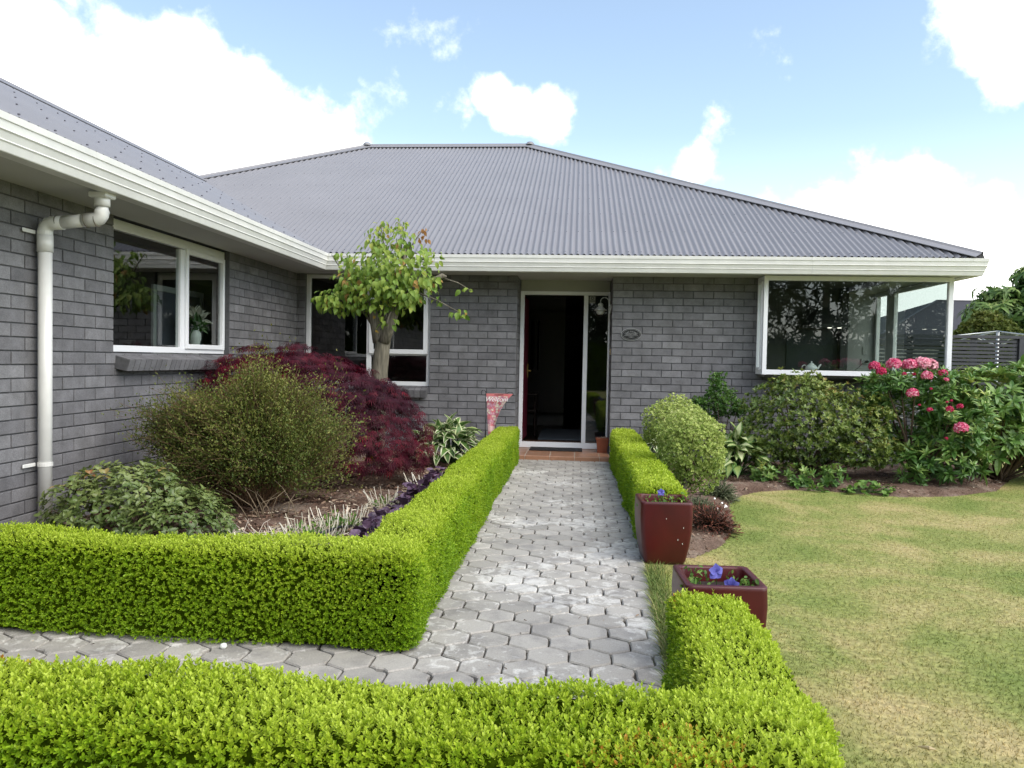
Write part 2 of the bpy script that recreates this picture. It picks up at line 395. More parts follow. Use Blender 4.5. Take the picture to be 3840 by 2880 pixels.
# wing window: plane x=-3.78
wm = MB(); frame_rect(wm, None, 'x', 5.87, 7.955, 1.257, 2.345, dict(L=.05, R=.045, T=.085, B=.055), -3.83, -3.775)
wm.bbox(-3.83, -3.777, 7.03, 7.10, 1.31, 2.25, .003)
WW = wm.build('window', M['frame'], house)
sm = MB(); frame_rect(sm, None, 'x', 7.102, 7.908, 1.30, 2.262, .046, -3.80, -3.755); sm.build('sash', M['frame'], WW)
pane('pane', 'x', -3.80, 5.92, 7.03, 1.31, 2.25, WW); pane('pane', 'x', -3.785, 7.15, 7.86, 1.35, 2.21, WW)
s1, s2 = sill(5.88, 7.99, XW, 'x', 1.228, out=.13)
sb = s1.build('window_sill', M['brick'], house, tone=True); s2.build('mortar', M['mortar'], sb)
# front left window: plane y=9.97
wm = MB(); frame_rect(wm, None, 'y', -3.60, -1.915, .885, 2.345, dict(L=.055, R=.05, T=.05, B=.055), 9.96, 10.02)
wm.bbox(-2.775, -2.715, 9.958, 10.02, .94, 2.295); wm.bbox(-2.715, -1.965, 9.962, 10.02, 1.285, 1.325)
W2 = wm.build('window', M['frame'], house)
sm = MB(); frame_rect(sm, None, 'y', -2.735, -1.945, 1.305, 2.31, .06, 9.925, 9.957); sm.build('sash', M['frame'], W2)
pane('pane', 'y', 9.99, -3.545, -2.775, .94, 2.295, W2, 'glassdark'); pane('pane', 'y', 9.94, -2.68, -2.0, 1.36, 2.255, W2, 'glassdark'); pane('pane', 'y', 9.99, -2.715, -1.965, .94, 1.285, W2, 'glassdark')
s1, s2 = sill(-3.56, -1.93, YF, 'y', .865)
sb = s1.build('window_sill', M['brick'], house, tone=True); s2.build('mortar', M['mortar'], sb)

# corner box window
bw = MB()
Xa, Xb, Ya, Yb, Za, Zb = 2.275, 4.49, 9.55, 11.8, 1.135, 2.34
bw.bbox(Xa+.005, Xb, Ya, Ya+.06, Za, Za+.06); bw.bbox(Xa+.005, Xb, Ya, Ya+.06, Zb-.055, Zb)            # front sill, head
bw.bbox(Xa, Xa+.05, Ya-.002, Ya+.058, Za-.002, Zb+.001); bw.bbox(Xb-.055, Xb+.002, Ya-.002, Ya+.058, Za-.002, Zb+.001)
bw.bbox(Xb-.055, Xb, Ya+.062, Yb-.062, Za, Za+.06); bw.bbox(Xb-.055, Xb, Ya+.062, Yb-.062, Zb-.055, Zb)
bw.bbox(Xb-.056, Xb+.001, Yb-.06, Yb, Za, Zb); bw.bbox(Xb-.057, Xb-.003, 11.12, 11.38, Za+.061, Zb-.056)
bw.bbox(Xa+.001, Xa+.045, Ya+.06, YF-.005, Za, Za+.055); bw.bbox(Xa+.001, Xa+.045, Ya+.06, YF-.005, Zb-.055, Zb); bw.bbox(Xa+.003, Xa+.044, YF-.07, YF-.003, Za+.056, Zb-.056)
BW = bw.build('corner_window', M['frame'], house)
sm = MB(); frame_rect(sm, None, 'x', Ya+.075, YF-.075, Za+.06, Zb-.06, .028, Xa-.014, Xa+.012); sm.build('sash', M['frame'], BW)
pane('pane', 'y', Ya+.035, Xa+.05, Xb-.055, Za+.06, Zb-.055, BW); pane('pane', 'x', Xa+.02, Ya+.10, YF-.10, Za+.09, Zb-.09, BW)
pane('pane', 'x', Xb-.03, Ya+.058, 11.12, Za+.06, Zb-.055, BW); pane('pane', 'x', Xb-.03, 11.38, Yb-.06, Za+.06, Zb-.055, BW)
MB().box(Xa+.04, Xb-.06, Ya+.06, YF+.06, Za-.03, Za+.035).box(4.06, Xb-.06, YF+.06, Yb, Za-.03, Za+.035).build('window_bench', M['dark'], BW)
MB().box(4.055, Xb-.002, Yb+.001, Yb+.06, Za-.03, Zb+.0).build('window_return', M['indoor_white'], BW)

# ------------------------------------------------------------------ door
dm = MB()
dm.bbox(-.765, -.712, 10.44, 10.50, .057, 2.20); dm.bbox(.43, .455, 10.44, 10.50, .057, 2.20)
dm.bbox(.10, .158, 10.442, 10.50, .137, 2.15); dm.bbox(-.712, .43, 10.441, 10.50, .057, .135); dm.bbox(-.712, .43, 10.441, 10.50, 2.152, 2.20)
DF = dm.build('door_frame', M['frame'], house)
pane('sidelight_pane', 'y', 10.47, .158, .43, .135, 2.152, DF, 'glassdark')
MB().box(-.76, .45, 10.45, 10.52, 2.202, HS+.01).build('transom_panel', M['cream'], house)
dl = MB(); A = Vector((-.715, 10.52)); B_ = Vector((-.70, 11.32)); dd = (B_-A).normalized(); nn = Vector((dd.y, -dd.x))
def leafbox(mb, s0, s1, t0, t1, z0, z1):
    vs = []
    for z in (z0, z1):
        for s_, t_ in ((s0, t0), (s1, t0), (s1, t1), (s0, t1)): p = A+dd*s_+nn*t_; vs.append((p.x, p.y, z))
    mb.add(vs, [(3, 2, 1, 0), (4, 5, 6, 7), (0, 1, 5, 4), (1, 2, 6, 5), (2, 3, 7, 6), (3, 0, 4, 7)])
leafbox(dl, 0, .8, -.04, 0, .14, 2.14)
DR = dl.build('door', M['maroon'], house)
hm = MB(); leafbox(hm, .68, .74, 0, .008, 1.0, 1.2); p = A+dd*.71+nn*.01; q = A+dd*.71+nn*.05; q2 = A+dd*.60+nn*.05
hm.tube([(p.x, p.y, 1.1), (q.x, q.y, 1.1), (q2.x, q2.y, 1.1)], .009, 6); hm.build('handle', M['brass'], DR)
for z in (.18, 1.08, 2.0):
    h_ = MB(); leafbox(h_, -.004, .06, -.036, .004, z, z+.10); h_.build('hinge', M['black'], DR)
# interior of the house
inn = MB()
inn.box(-3.62, 4.0, 10.6, 19.7, -.02, .045)
IF = inn.build('inner_floor', M['wood_dark'], house)
ti = MB()
for i in range(-3, 3):
    for j in range(3):
        ti.bbox(-.61+.312*(i)+.003 if i > -3 else -.93, -.61+.312*(i+1)-.003, 10.51+j*.31, 10.51+(j+1)*.31-.006, .04, .055, .002)
M['tile'] = plain('terracotta_tile', (.33, .17, .10), .35, .22, 6, bump=.2)
ti.build('hall_floor_tiles', M['tile'], house)
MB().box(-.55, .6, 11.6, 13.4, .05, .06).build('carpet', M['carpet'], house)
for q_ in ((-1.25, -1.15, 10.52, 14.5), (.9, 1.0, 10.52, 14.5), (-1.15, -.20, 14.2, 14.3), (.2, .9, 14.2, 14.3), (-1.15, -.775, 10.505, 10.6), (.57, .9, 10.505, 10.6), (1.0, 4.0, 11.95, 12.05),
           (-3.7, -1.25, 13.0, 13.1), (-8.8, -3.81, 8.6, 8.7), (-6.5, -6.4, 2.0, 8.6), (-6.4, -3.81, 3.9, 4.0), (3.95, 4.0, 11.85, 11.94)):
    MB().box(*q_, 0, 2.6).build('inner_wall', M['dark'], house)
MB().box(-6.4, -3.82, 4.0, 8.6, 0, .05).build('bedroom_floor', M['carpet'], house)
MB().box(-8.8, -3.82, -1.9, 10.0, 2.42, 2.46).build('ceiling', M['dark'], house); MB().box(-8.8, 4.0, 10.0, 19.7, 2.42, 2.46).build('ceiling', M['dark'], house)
for cx_, hw in ((-.735, .034), (-.635, .016)):
    c_, s_ = math.cos(.085)*hw, math.sin(.085)*hw
    MB().poly([(cx_-c_, 12.9+s_, 1.10), (cx_+c_, 12.9-s_, 1.10), (cx_+c_, 12.9-s_, 1.93), (cx_-c_, 12.9+s_, 1.93)]).build('hall_mirror', M['mirror'], house)
MB().box(-.9, -.2, 14.0, 14.01, .3, 2.15).build('hall_cupboard_door', M['wood_dark'], house)

# ------------------------------------------------------------------ step
st = MB()
xs = [-.768, -.61, -.298, .014, .326, .457]
for a, b_ in zip(xs, xs[1:]):
    st.bbox(a+.003, b_-.003, 9.56, 9.85, .03, .055, .004); st.bbox(a+.003, b_-.003, 9.856, 10.16, .03, .055, .004); st.bbox(a+.003, b_-.003, 10.166, 10.44, .03, .055, .004)
    st.bbox(a+.003, b_-.003, 9.545, 9.556, -.01, .052, .003)
ST = st.build('door_step', M['tile'], house)
MB().box(-.768, .457, 9.553, 10.44, -.02, .052).build('step_grout', plain('pale_grout', (.45, .42, .36), .9, .2, 30), ST)

# ------------------------------------------------------------------ gutter, soffit, fascia
prof = [(.06, -.03), (.012, 0), (0, 0), (.002, -.038), (.010, -.042), (.013, -.083), (.008, -.089), (.018, -.098), (.030, -.135), (.026, -.142), (.034, -.150), (.046, -.194), (.051, -.198), (.14, -.198), (.14, -.16)]
def strip(points):
    mb = MB(); n = len(prof); vs = []
    for i, f in enumerate(points):
        for d, z in prof: p = f(d); vs.append((p[0], p[1], GZ+z))
    fs = [(i*n+k, i*n+k+1, (i+1)*n+k+1, (i+1)*n+k) for i in range(len(points)-1) for k in range(n-1)]
    return mb.add(vs, fs)
strip([lambda d: (XE-d, -2.6), lambda d: (XE-d, YE+d)]).build('gutter', M['paint'], house)
strip([lambda d: (XE-d, YE+d), lambda d: (2.745, YE+d)]).build('gutter', M['paint'], house)
strip([lambda d: (2.748, YE+d), lambda d: (XR-d, YE+d), lambda d: (XR-d, 20.5)]).build('gutter', M['paint'], house)
jb = MB().box(2.735, 2.758, YE-.002, YE+.02, GZ-.04, GZ-.002); jb.build('gutter_joint', M['paint'], house)
sf = MB()
sf.box(XW-.0, XE-.12, -2.5, YE+.12, HS, HS+.012); sf.box(XW, XR-.12, YE+.12, YF+.02, HS, HS+.012); sf.box(4.03, XR-.12, YF+.02, 20, HS, HS+.012)
sf.box(-.78, .47, YF+.02, 10.46, HS+.001, HS+.013); sf.box(2.3, 4.03, YF+.02, YF+.04, HS, HS+.012)
sf.build('soffit', M['soffit'], house)
MB().box(XE-.15, XE-.125, -2.5, YE+.13, HS-.02, GZ-.03).box(XE-.125, XR-.15, YE+.125, YE+.15, HS-.02, GZ-.03).box(XR-.15, XR-.125, YE+.125, 20.4, HS-.02, GZ-.03).build('fascia', M['paint'], house)

# ------------------------------------------------------------------ roof
PIT, AMP = .0762, .0135
def zmain(y): return GZ - .014 + (y-YE)*TAN
def front_roof():
    xs = np.arange(-9.80, XR-.05, PIT/8); V = []; Fc = []
    nz = np.array([0, -TAN, 1])/math.hypot(1, TAN); prev = None
    # grouped strips: each x sample has 2 verts
    for x in xs:
        y1 = YE+RD if XL <= x <= XR-RD else (YE+(XR-x) if x > XR-RD else YE+(x-(XL-RD)))
        y0 = YE+.05 if x >= XE-.05 else YE+(XE-x)
        if y1-y0 < .02: prev = None; continue
        off = AMP*math.cos(2*PI*x/PIT)
        i = len(V)
        for y in (y0, y1): V.append(np.array([x, y, zmain(y)]) + nz*off)
        if prev is not None: Fc.append((prev, i, i+1, prev+1))
        prev = i
    return V, Fc
V, Fc = front_roof(); RF = np_mesh('roof', V, Fc, M['roof'], house, smooth=True)
def wing_roof():
    ys = np.arange(-2.55, 12.52, PIT/8); V = []; Fc = []; prev = None
    nz = np.array([TAN, 0, 1])/math.hypot(1, TAN)
    for y in ys:
        x0 = XE-.05 if y < YE+.05 else XE-(y-YE); x1 = XE-WQ
        off = AMP*math.cos(2*PI*y/PIT); i = len(V)
        for x in (x0, x1): V.append(np.array([x, y, GZ-.014+(XE-x)*TAN]) + nz*off)
        if prev is not None: Fc.append((prev, prev+1, i+1, i))
        prev = i
    return V, Fc
V, Fc = wing_roof(); WR = np_mesh('wing_roof', V, Fc, M['roof'], house, smooth=True)
RZ = GZ+RD*TAN; RY = YE+RD; WX = XE-WQ; WZ = GZ+WQ*TAN
bk = MB()
bk.poly([(XR-.03, YE+.05, GZ+.01), (XR-.03, YE+2*RD-.05, GZ+.01), (XR-RD, RY, RZ)])
bk.poly([(XR, YE+2*RD, GZ), (XL-RD, YE+2*RD, GZ), (XL, RY, RZ), (XR-RD, RY, RZ)])
bk.poly([(XL-RD, YE+2*RD, GZ), (XL-RD, YE, GZ), (XL, RY, RZ)])
bk.poly([(XE-2*WQ, -2.6, GZ), (WX, -2.6, WZ), (WX, YE+WQ, WZ), (XE-2*WQ, YE+WQ, GZ)])
bk.build('rear_roof', M['roof'], house)
def cap(name, P, Q, n1, n2, wd=.15, parent=house):
    """folded ridge / hip flashing with a rolled top"""
    P = Vector(P); Q = Vector(Q); mb = MB(); vs = []
    n1 = Vector(n1).normalized(); n2 = Vector(n2).normalized(); d = (Q-P).normalized(); upn = (n1+n2).normalized()
    s1 = d.cross(n1).normalized(); s1 = s1 if s1.z < 0 else -s1; s2 = d.cross(n2).normalized(); s2 = s2 if s2.z < 0 else -s2
    if s1.dot(s2) > .99: s2 = -s1
    for b_ in (P, Q):
        vs += [b_+s1*wd+n1*.006, b_+s1*wd+n1*.014, b_+s1*.035+n1*.016+upn*.006, b_+s1*.02+upn*.045, b_+s2*.02+upn*.045, b_+s2*.035+n2*.016+upn*.006, b_+s2*wd+n2*.014, b_+s2*wd+n2*.006]
    n = 8
    mb.add(vs, [(k, k+1, n+k+1, n+k) for k in range(n-1)])
    return mb.build(name, M['roof'], parent)
nF = (0, -TAN, 1); nE = (TAN, 0, 1); nB = (0, TAN, 1); nW = (-TAN, 0, 1)
cap('ridge_cap', (XL, RY, RZ), (XR-RD, RY, RZ), nF, nB, parent=RF)
cap('hip_cap', (XR-RD, RY, RZ), (2.1, YE+XR-2.1, GZ+(XR-2.1)*TAN), nF, nE, parent=RF); cap('hip_cap', (2.1, YE+XR-2.1, GZ+(XR-2.1)*TAN+.006), (XR-.06, YE+.06, GZ+.045), nF, nE, parent=RF)
cap('hip_cap', (XL, RY, RZ), (XL-2.31, RY-2.31, RZ-2.31*TAN), nF, nW, parent=RF)
cap('ridge_cap', (WX, -2.6, WZ), (WX, YE+WQ+.1, WZ), nE, nW, parent=WR)
for px in (XL, XR-RD):
    MB().lathe([(0, .075), (.05, .068), (.075, .045), (.09, .01)], (px, RY-.01, RZ-.005), 10).build('ridge_end_cap', M['roof'], RF, smooth=True)
# valley tray, coloured black to stand for the shadow gap
MB().add([(XE+.0, YE+.02, GZ-.02), (WX+.1, YE+WQ-.1, WZ-.06), (WX, YE+WQ, WZ-.04), (XE-.1, YE, GZ-.0)], [(0, 1, 2, 3)]).build('valley_shadow_tray', M['black'], RF)
sc = MB()
for k in range(8):
    y = YE+.12+k*.80*math.cos(math.atan(TAN)); z = zmain(y)
    x = XL-RD+.05
    x = math.ceil(x/PIT)*PIT
    j = 0
    while x < XR-.1:
        hi = (XR-x) if x > XR-RD else (x-(XL-RD) if x < XL else RD); lo = 0 if x > XE else XE-x
        if lo+.08 < y-YE < hi-.12 and j % 2 == 0: sc.box(x-.006, x+.006, y-.009, y+.009, z+.006, z+.016)
        x += PIT; j += 1
setting(sc.build('roof_screws', M['screw'], RF), 'stuff')
sc = MB()
for k in range(5):
    x = XE-.12-k*.72; z = GZ+(XE-x)*TAN; y = 2.0
    while y < YE+(XE-x)-.1: sc.box(x-.006, x+.006, y-.005, y+.005, z+.004, z+.012); y += PIT*4
setting(sc.build('roof_screws', M['screw'], WR), 'stuff')

# ------------------------------------------------------------------ downpipe
dp = MB(); px, py = -3.64, 4.97
dp.tube([(px, py, -.02), (px, py, 2.02)], .044, 20)
DP = dp.build('downpipe', M['pvc'], house, smooth=False)
for p in DP.data.polygons: p.use_smooth = len(p.vertices) == 4
e = MB(); e.tube([(px, py, 1.93), (px, py, 2.045)], .050, 20)
e.tube([(px, py, 2.0), (px, py, 2.07), (px+.008, py, 2.10), (px+.03, py, 2.122), (px+.06, py, 2.128), (px+.13, py, 2.13)], .0475, 20)
e.tube([(px+.10, py, 2.13), (px+.32, py, 2.15)], .044, 20)
e.tube([(px+.28, py, 2.148), (px+.36, py, 2.152), (px+.39, py, 2.162), (px+.405, py, 2.185), (px+.41, py, 2.21), (px+.41, py, 2.27)], .0475, 20)
e.tube([(px+.41, py, 2.24), (px+.41, py, 2.31)], .050, 20)
EL = e.build('elbow', M['pvc'], DP)
for p in EL.data.polygons: p.use_smooth = len(p.vertices) == 4
MB().bbox(px+.345, px+.475, py-.06, py+.06, 2.295, 2.335, .008).build('gutter_outlet', M['pvc'], DP)
for t in (.095, .30, .375):
    MB().tube([(px+t, py, 2.129+t*.055), (px+t+.004, py, 2.1295+t*.055)], .0492, 20).build('pipe_seam', M['grime'], DP)
for z in (2.06, .47):
    b_ = MB(); b_.tube([(px, py, z-.013), (px, py, z+.013)], .0485, 20); b_.bbox(px-.055, px-.046, py-.15, py-.03, z-.013, z+.013, .003); b_.build('pipe_bracket', M['pvc'], DP)

# ------------------------------------------------------------------ ground, path
def lawn_mat(name, blades=False):
    m, nt, b = new_mat(name); geo = N(nt, 'ShaderNodeNewGeometry')
    mp = N(nt, 'ShaderNodeMapping'); mp.inputs['Scale'].default_value = (1, 1, 0); L(nt, geo.outputs['Position'], mp.inputs['Vector'])
    n1 = N(nt, 'ShaderNodeTexNoise', Scale=1.15, Detail=7.0, Roughness=.62, Distortion=.35); L(nt, mp.outputs[0], n1.inputs['Vector'])
    n2 = N(nt, 'ShaderNodeTexNoise', Scale=38.0, Detail=3.0); L(nt, mp.outputs[0], n2.inputs['Vector'])
    r1 = ramp(nt, [(.34, (.175, .225, .055)), (.47, (.245, .27, .080)), (.56, (.335, .31, .120)), (.68, (.46, .375, .185))]); L(nt, n1.outputs['Fac'], r1.inputs['Fac'])
    k = (.62, 1.3) if not blades else (.8, 1.2)
    r2_ = ramp(nt, [(.3, (k[0],)*3), (.7, (k[1],)*3)]); L(nt, n2.outputs['Fac'], r2_.inputs['Fac'])
    mx = N(nt, 'ShaderNodeMixRGB', blend_type='MULTIPLY'); mx.inputs[0].default_value = 1; L(nt, r1.outputs['Color'], mx.inputs[1]); L(nt, r2_.outputs['Color'], mx.inputs[2])
    out = mx.outputs[0]
    if blades:
        at = N(nt, 'ShaderNodeAttribute', attribute_name='tone'); r3 = ramp(nt, [(0, (.80, .88, .70)), (.5, (1, 1, 1)), (.85, (1.15, 1.10, 1.0)), (1, (1.4, 1.25, 1.15))]); L(nt, at.outputs['Fac'], r3.inputs['Fac'])
        m3 = N(nt, 'ShaderNodeMixRGB', blend_type='MULTIPLY'); m3.inputs[0].default_value = 1; L(nt, out, m3.inputs[1]); L(nt, r3.outputs['Color'], m3.inputs[2]); out = m3.outputs[0]
    L(nt, out, b.inputs['Base Color']); b.inputs['Roughness'].default_value = .8; b.inputs['Specular IOR Level'].default_value = .2
    return m
M['lawn'] = lawn_mat('dry_summer_lawn'); M['blade'] = lawn_mat('lawn_blades', True)
gm = MB(); gm.poly([(-400, -400, -.022), (400, -400, -.022), (400, 400, -.022), (-400, 400, -.022)]); setting(gm.build('ground', M['lawn']))
lw = MB()
RE = [(.36, 1.2), (.37, 2.6), (.395, 3.1), (.425, 3.9), (.455, 4.6), (.47, 5.1), (.47, 9.6)]     # right edge of the path
lw.poly([(x+.005, y, -.002) for x, y in RE] + [(.47, 9.88, -.002), (4.0, 9.88, -.002), (40, 9.88, -.002), (40, -20, -.002), (.36, -20, -.002)])
setting(lw.build('lawn', M['lawn']))

def soil_mat():
    m, nt, b = new_mat('mulched_soil'); geo = N(nt, 'ShaderNodeNewGeometry')
    n1 = N(nt, 'ShaderNodeTexNoise', Scale=3.0, Detail=6.0); L(nt, geo.outputs['Position'], n1.inputs['Vector'])
    n2 = N(nt, 'ShaderNodeTexNoise', Scale=70.0, Detail=5.0, Roughness=.7); L(nt, geo.outputs['Position'], n2.inputs['Vector'])
    r1 = ramp(nt, [(.35, (.10, .062, .045)), (.52, (.19, .13, .10)), (.68, (.30, .24, .19))]); L(nt, n1.outputs['Fac'], r1.inputs['Fac'])
    r2_ = ramp(nt, [(.3, (.5, .5, .5)), (.7, (1.5, 1.5, 1.5))]); L(nt, n2.outputs['Fac'], r2_.inputs['Fac'])
    mx = N(nt, 'ShaderNodeMixRGB', blend_type='MULTIPLY'); mx.inputs[0].default_value = 1; L(nt, r1.outputs['Color'], mx.inputs[1]); L(nt, r2_.outputs['Color'], mx.inputs[2])
    L(nt, mx.outputs[0], b.inputs['Base Color']); b.inputs['Roughness'].default_value = .95; b.inputs['Specular IOR Level'].default_value = .1
    bp = N(nt, 'ShaderNodeBump', Strength=1.0, Distance=.02); L(nt, n2.outputs['Fac'], bp.inputs['Height']); L(nt, bp.outputs['Normal'], b.inputs['Normal'])
    return m
M['soil'] = soil_mat()
M['chips'] = leafmat('bark_chips', [(0, (.07, .035, .025)), (.5, (.20, .12, .08)), (.85, (.40, .30, .21)), (1, (.65, .58, .46))], .0, .85)
def wob(P, f, seed):
    r = np.random.default_rng(seed); o = 0
    for i in range(6):
        k = r.normal(size=P.shape[1]); k = k/np.linalg.norm(k)*f*(.6+1.2*r.random()); o = o + np.sin(P@k + r.random()*6.28)
    return o/3.2
def inpoly(P, poly):
    c = np.zeros(len(P), bool); n = len(poly)
    for i in range(n):
        (x1, y1), (x2, y2) = poly[i], poly[(i+1) % n]
        t = ((y1 > P[:, 1]) != (y2 > P[:, 1])) & (P[:, 0] < (x2-x1)*(P[:, 1]-y1)/(y2-y1+1e-12)+x1); c ^= t
    return c
def pdist(P, poly):
    d = np.full(len(P), 1e9); n = len(poly)
    for i in range(n):
        a = np.array(poly[i]); b_ = np.array(poly[(i+1) % n]); ab = b_-a
        t = np.clip(((P-a)@ab)/(ab@ab), 0, 1)[:, None]; d = np.minimum(d, np.linalg.norm(P-(a+t*ab), axis=1))
    return d
def bed(name, poly, step=.035, h=.045):
    xs = [p[0] for p in poly]; ys = [p[1] for p in poly]
    X, Y = np.meshgrid(np.arange(min(xs), max(xs)+step, step), np.arange(min(ys), max(ys)+step, step)); sh = X.shape
    P = np.stack([X.ravel(), Y.ravel()], 1); ins = inpoly(P, poly); d = pdist(P, poly)
    z = h*np.clip(d/.15, 0, 1) + .012*wob(P, 9, 3)*np.clip(d/.1, 0, 1) + .006*wob(P, 40, 4)*np.clip(d/.1, 0, 1) + .001
    z = np.where(ins, z, np.where(d < step, -.006, -.03))
    V = np.stack([P[:, 0], P[:, 1], z], 1); idx = np.arange(len(P)).reshape(sh)
    Fq = np.stack([idx[:-1, :-1].ravel(), idx[:-1, 1:].ravel(), idx[1:, 1:].ravel(), idx[1:, :-1].ravel()], 1)
    keep = (ins | (d < step))[Fq].all(1); return np_mesh(name, V, Fq[keep], M['soil'], None, smooth=True)
LB = [(-3.7, 3.3), (-.86, 3.3), (-.86, 9.88), (-3.7, 9.88)]
RB = [(.5, 5.02), (.78, 4.95), (1.03, 5.31), (1.24, 5.93), (1.39, 6.9), (1.6, 7.4), (1.84, 7.67), (2.2, 7.85), (2.59, 7.82), (3.17, 7.62), (3.72, 7.77), (4.35, 8.2), (4.9, 9.0), (5.3, 9.6), (5.45, 10.3), (4.1, 10.6), (4.0, 9.88), (.5, 9.88)]
setting(bed('garden_bed_soil', LB)); setting(bed('garden_bed_soil', RB))

# pavers
def clip(poly, fn):
    out = []; n = len(poly)
    for i in range(n):
        a, b_ = poly[i], poly[(i+1) % n]; fa, fb = fn(a), fn(b_)
        if fa >= 0: out.append(a)
        if (fa >= 0) != (fb >= 0): t = fa/(fa-fb); out.append((a[0]+(b_[0]-a[0])*t, a[1]+(b_[1]-a[1])*t))
    return out
def rx(y):
    for (x0, y0), (x1, y1) in zip(RE, RE[1:]):
        if y0 <= y <= y1: return x0+(x1-x0)*(y-y0)/(y1-y0)
    return RE[0][0] if y < RE[0][1] else RE[-1][0]
HA = .10294; HX, HY = -.00168, 4.73481; s3 = 3**.5*HA
pv = MB(); r_ = np.random.default_rng(5)
for k in range(-24, 34):
    for m_i in range(-24, 4):
        cx = HX + s3*(m_i + (.5 if k % 2 else 0)) + s3/2; cy = HY + 1.5*HA*k
        if cy > 9.55 or cy < 1.9 or cx > .62: continue
        if cy > 3.35 and cx < -1.0: continue
        if cx < -4: continue
        hx = [(cx+(HA-.0045)*math.cos(math.radians(90+60*i)), cy+(HA-.0070)*math.sin(math.radians(90+60*i))) for i in range(6)]
        hx = clip(hx, lambda p: rx(p[1])-.004-p[0]); hx = clip(hx, lambda p: 9.542-p[1]) if len(hx) > 2 else hx
        if len(hx) < 3: continue
        # subdivide edges and chip them so that the outline is not perfect
        tx, ty, dz = r_.normal(0, .006), r_.normal(0, .006), r_.normal(0, .0009); tone = float(np.clip(.5+r_.normal(0, .2), 0, 1))
        ring = []
        for i in range(len(hx)):
            a, b_ = hx[i], hx[(i+1) % len(hx)]
            for t in (0, .33, .67):
                j = r_.normal(0, .0012); q = (a[0]+(b_[0]-a[0])*t, a[1]+(b_[1]-a[1])*t)
                if r_.random() < .03: j += .010
                v = (cx-q[0], cy-q[1]); l_ = math.hypot(*v)+1e-6
                ring.append((q[0]+v[0]/l_*j, q[1]+v[1]/l_*j))
        n = len(ring); mx_ = sum(p[0] for p in ring)/n; my_ = sum(p[1] for p in ring)/n; vs = []
        for sh_, zz in ((0, -.025), (0, .000), (.0055, .006)):
            for (x, y) in ring:
                v = (mx_-x, my_-y); l_ = math.hypot(*v)+1e-6; x2, y2 = x+v[0]/l_*sh_, y+v[1]/l_*sh_
                vs.append((x2, y2, zz+dz+tx*(x2-cx)+ty*(y2-cy) if zz > -.01 else zz))
        fs = [(L0*n+i, L0*n+(i+1) % n, (L0+1)*n+(i+1) % n, (L0+1)*n+i) for L0 in (0, 1) for i in range(n)] + [tuple(range(2*n, 3*n))]
        pv.add(vs, fs, tone)
def paver_mat():
    m, nt, b = new_mat('lichen_concrete_paver'); geo = N(nt, 'ShaderNodeNewGeometry')
    at = N(nt, 'ShaderNodeAttribute', attribute_name='tone')
    r0 = ramp(nt, [(0, (.285, .272, .25)), (1, (.44, .42, .385))]); L(nt, at.outputs['Fac'], r0.inputs['Fac'])
    n1 = N(nt, 'ShaderNodeTexNoise', Scale=17.0, Detail=8.0, Roughness=.66, Distortion=.6); L(nt, geo.outputs['Position'], n1.inputs['Vector'])
    n2 = N(nt, 'ShaderNodeTexNoise', Scale=1.6, Detail=2.0); L(nt, geo.outputs['Position'], n2.inputs['Vector'])
    n3 = N(nt, 'ShaderNodeTexNoise', Scale=150.0, Detail=3.0); L(nt, geo.outputs['Position'], n3.inputs['Vector'])
    ad = N(nt, 'ShaderNodeMath', operation='ADD'); L(nt, n1.outputs['Fac'], ad.inputs[0]); L(nt, n2.outputs['Fac'], ad.inputs[1])
    rr = ramp(nt, [(.53, (0, 0, 0)), (.55, (.5, .5, .5)), (.63, (.85, .85, .85))])
    hf = N(nt, 'ShaderNodeMath', operation='MULTIPLY'); hf.inputs[1].default_value = .5; L(nt, ad.outputs[0], hf.inputs[0]); L(nt, hf.outputs[0], rr.inputs['Fac'])
    mx = N(nt, 'ShaderNodeMixRGB'); L(nt, rr.outputs['Color'], mx.inputs[0]); L(nt, r0.outputs['Color'], mx.inputs[1]); mx.inputs[2].default_value = (.62, .61, .575, 1)
    rd = ramp(nt, [(.36, (.74, .74, .76)), (.52, (1, 1, 1))]); n4 = N(nt, 'ShaderNodeTexNoise', Scale=5.0, Detail=7.0, Roughness=.65); L(nt, geo.outputs['Position'], n4.inputs['Vector']); L(nt, n4.outputs['Fac'], rd.inputs['Fac'])
    m2 = N(nt, 'ShaderNodeMixRGB', blend_type='MULTIPLY'); m2.inputs[0].default_value = 1; L(nt, mx.outputs[0], m2.inputs[1]); L(nt, rd.outputs['Color'], m2.inputs[2])
    r3 = ramp(nt, [(.3, (.86, .86, .86)), (.7, (1.1, 1.1, 1.1))]); L(nt, n3.outputs['Fac'], r3.inputs['Fac'])
    m3 = N(nt, 'ShaderNodeMixRGB', blend_type='MULTIPLY'); m3.inputs[0].default_value = 1; L(nt, m2.outputs[0], m3.inputs[1]); L(nt, r3.outputs['Color'], m3.inputs[2])
    L(nt, m3.outputs[0], b.inputs['Base Color']); b.inputs['Roughness'].default_value = .85; b.inputs['Specular IOR Level'].default_value = .25
    bp = N(nt, 'ShaderNodeBump', Strength=.4, Distance=.002); L(nt, n3.outputs['Fac'], bp.inputs['Height']); L(nt, bp.outputs['Normal'], b.inputs['Normal'])
    return m
M['paver'] = paver_mat()
PT = setting(pv.build('path', M['paver'], None, tone=True))
pj = MB(); pj.box(-5, .35, 1.9, 3.4, -.021, -.012); pj.box(-.9, .44, 3.4, 9.545, -.021, -.012); setting(pj.build('path_joint_sand', plain('dark_joint_sand', (.075, .062, .048), .95, .5, 60)))

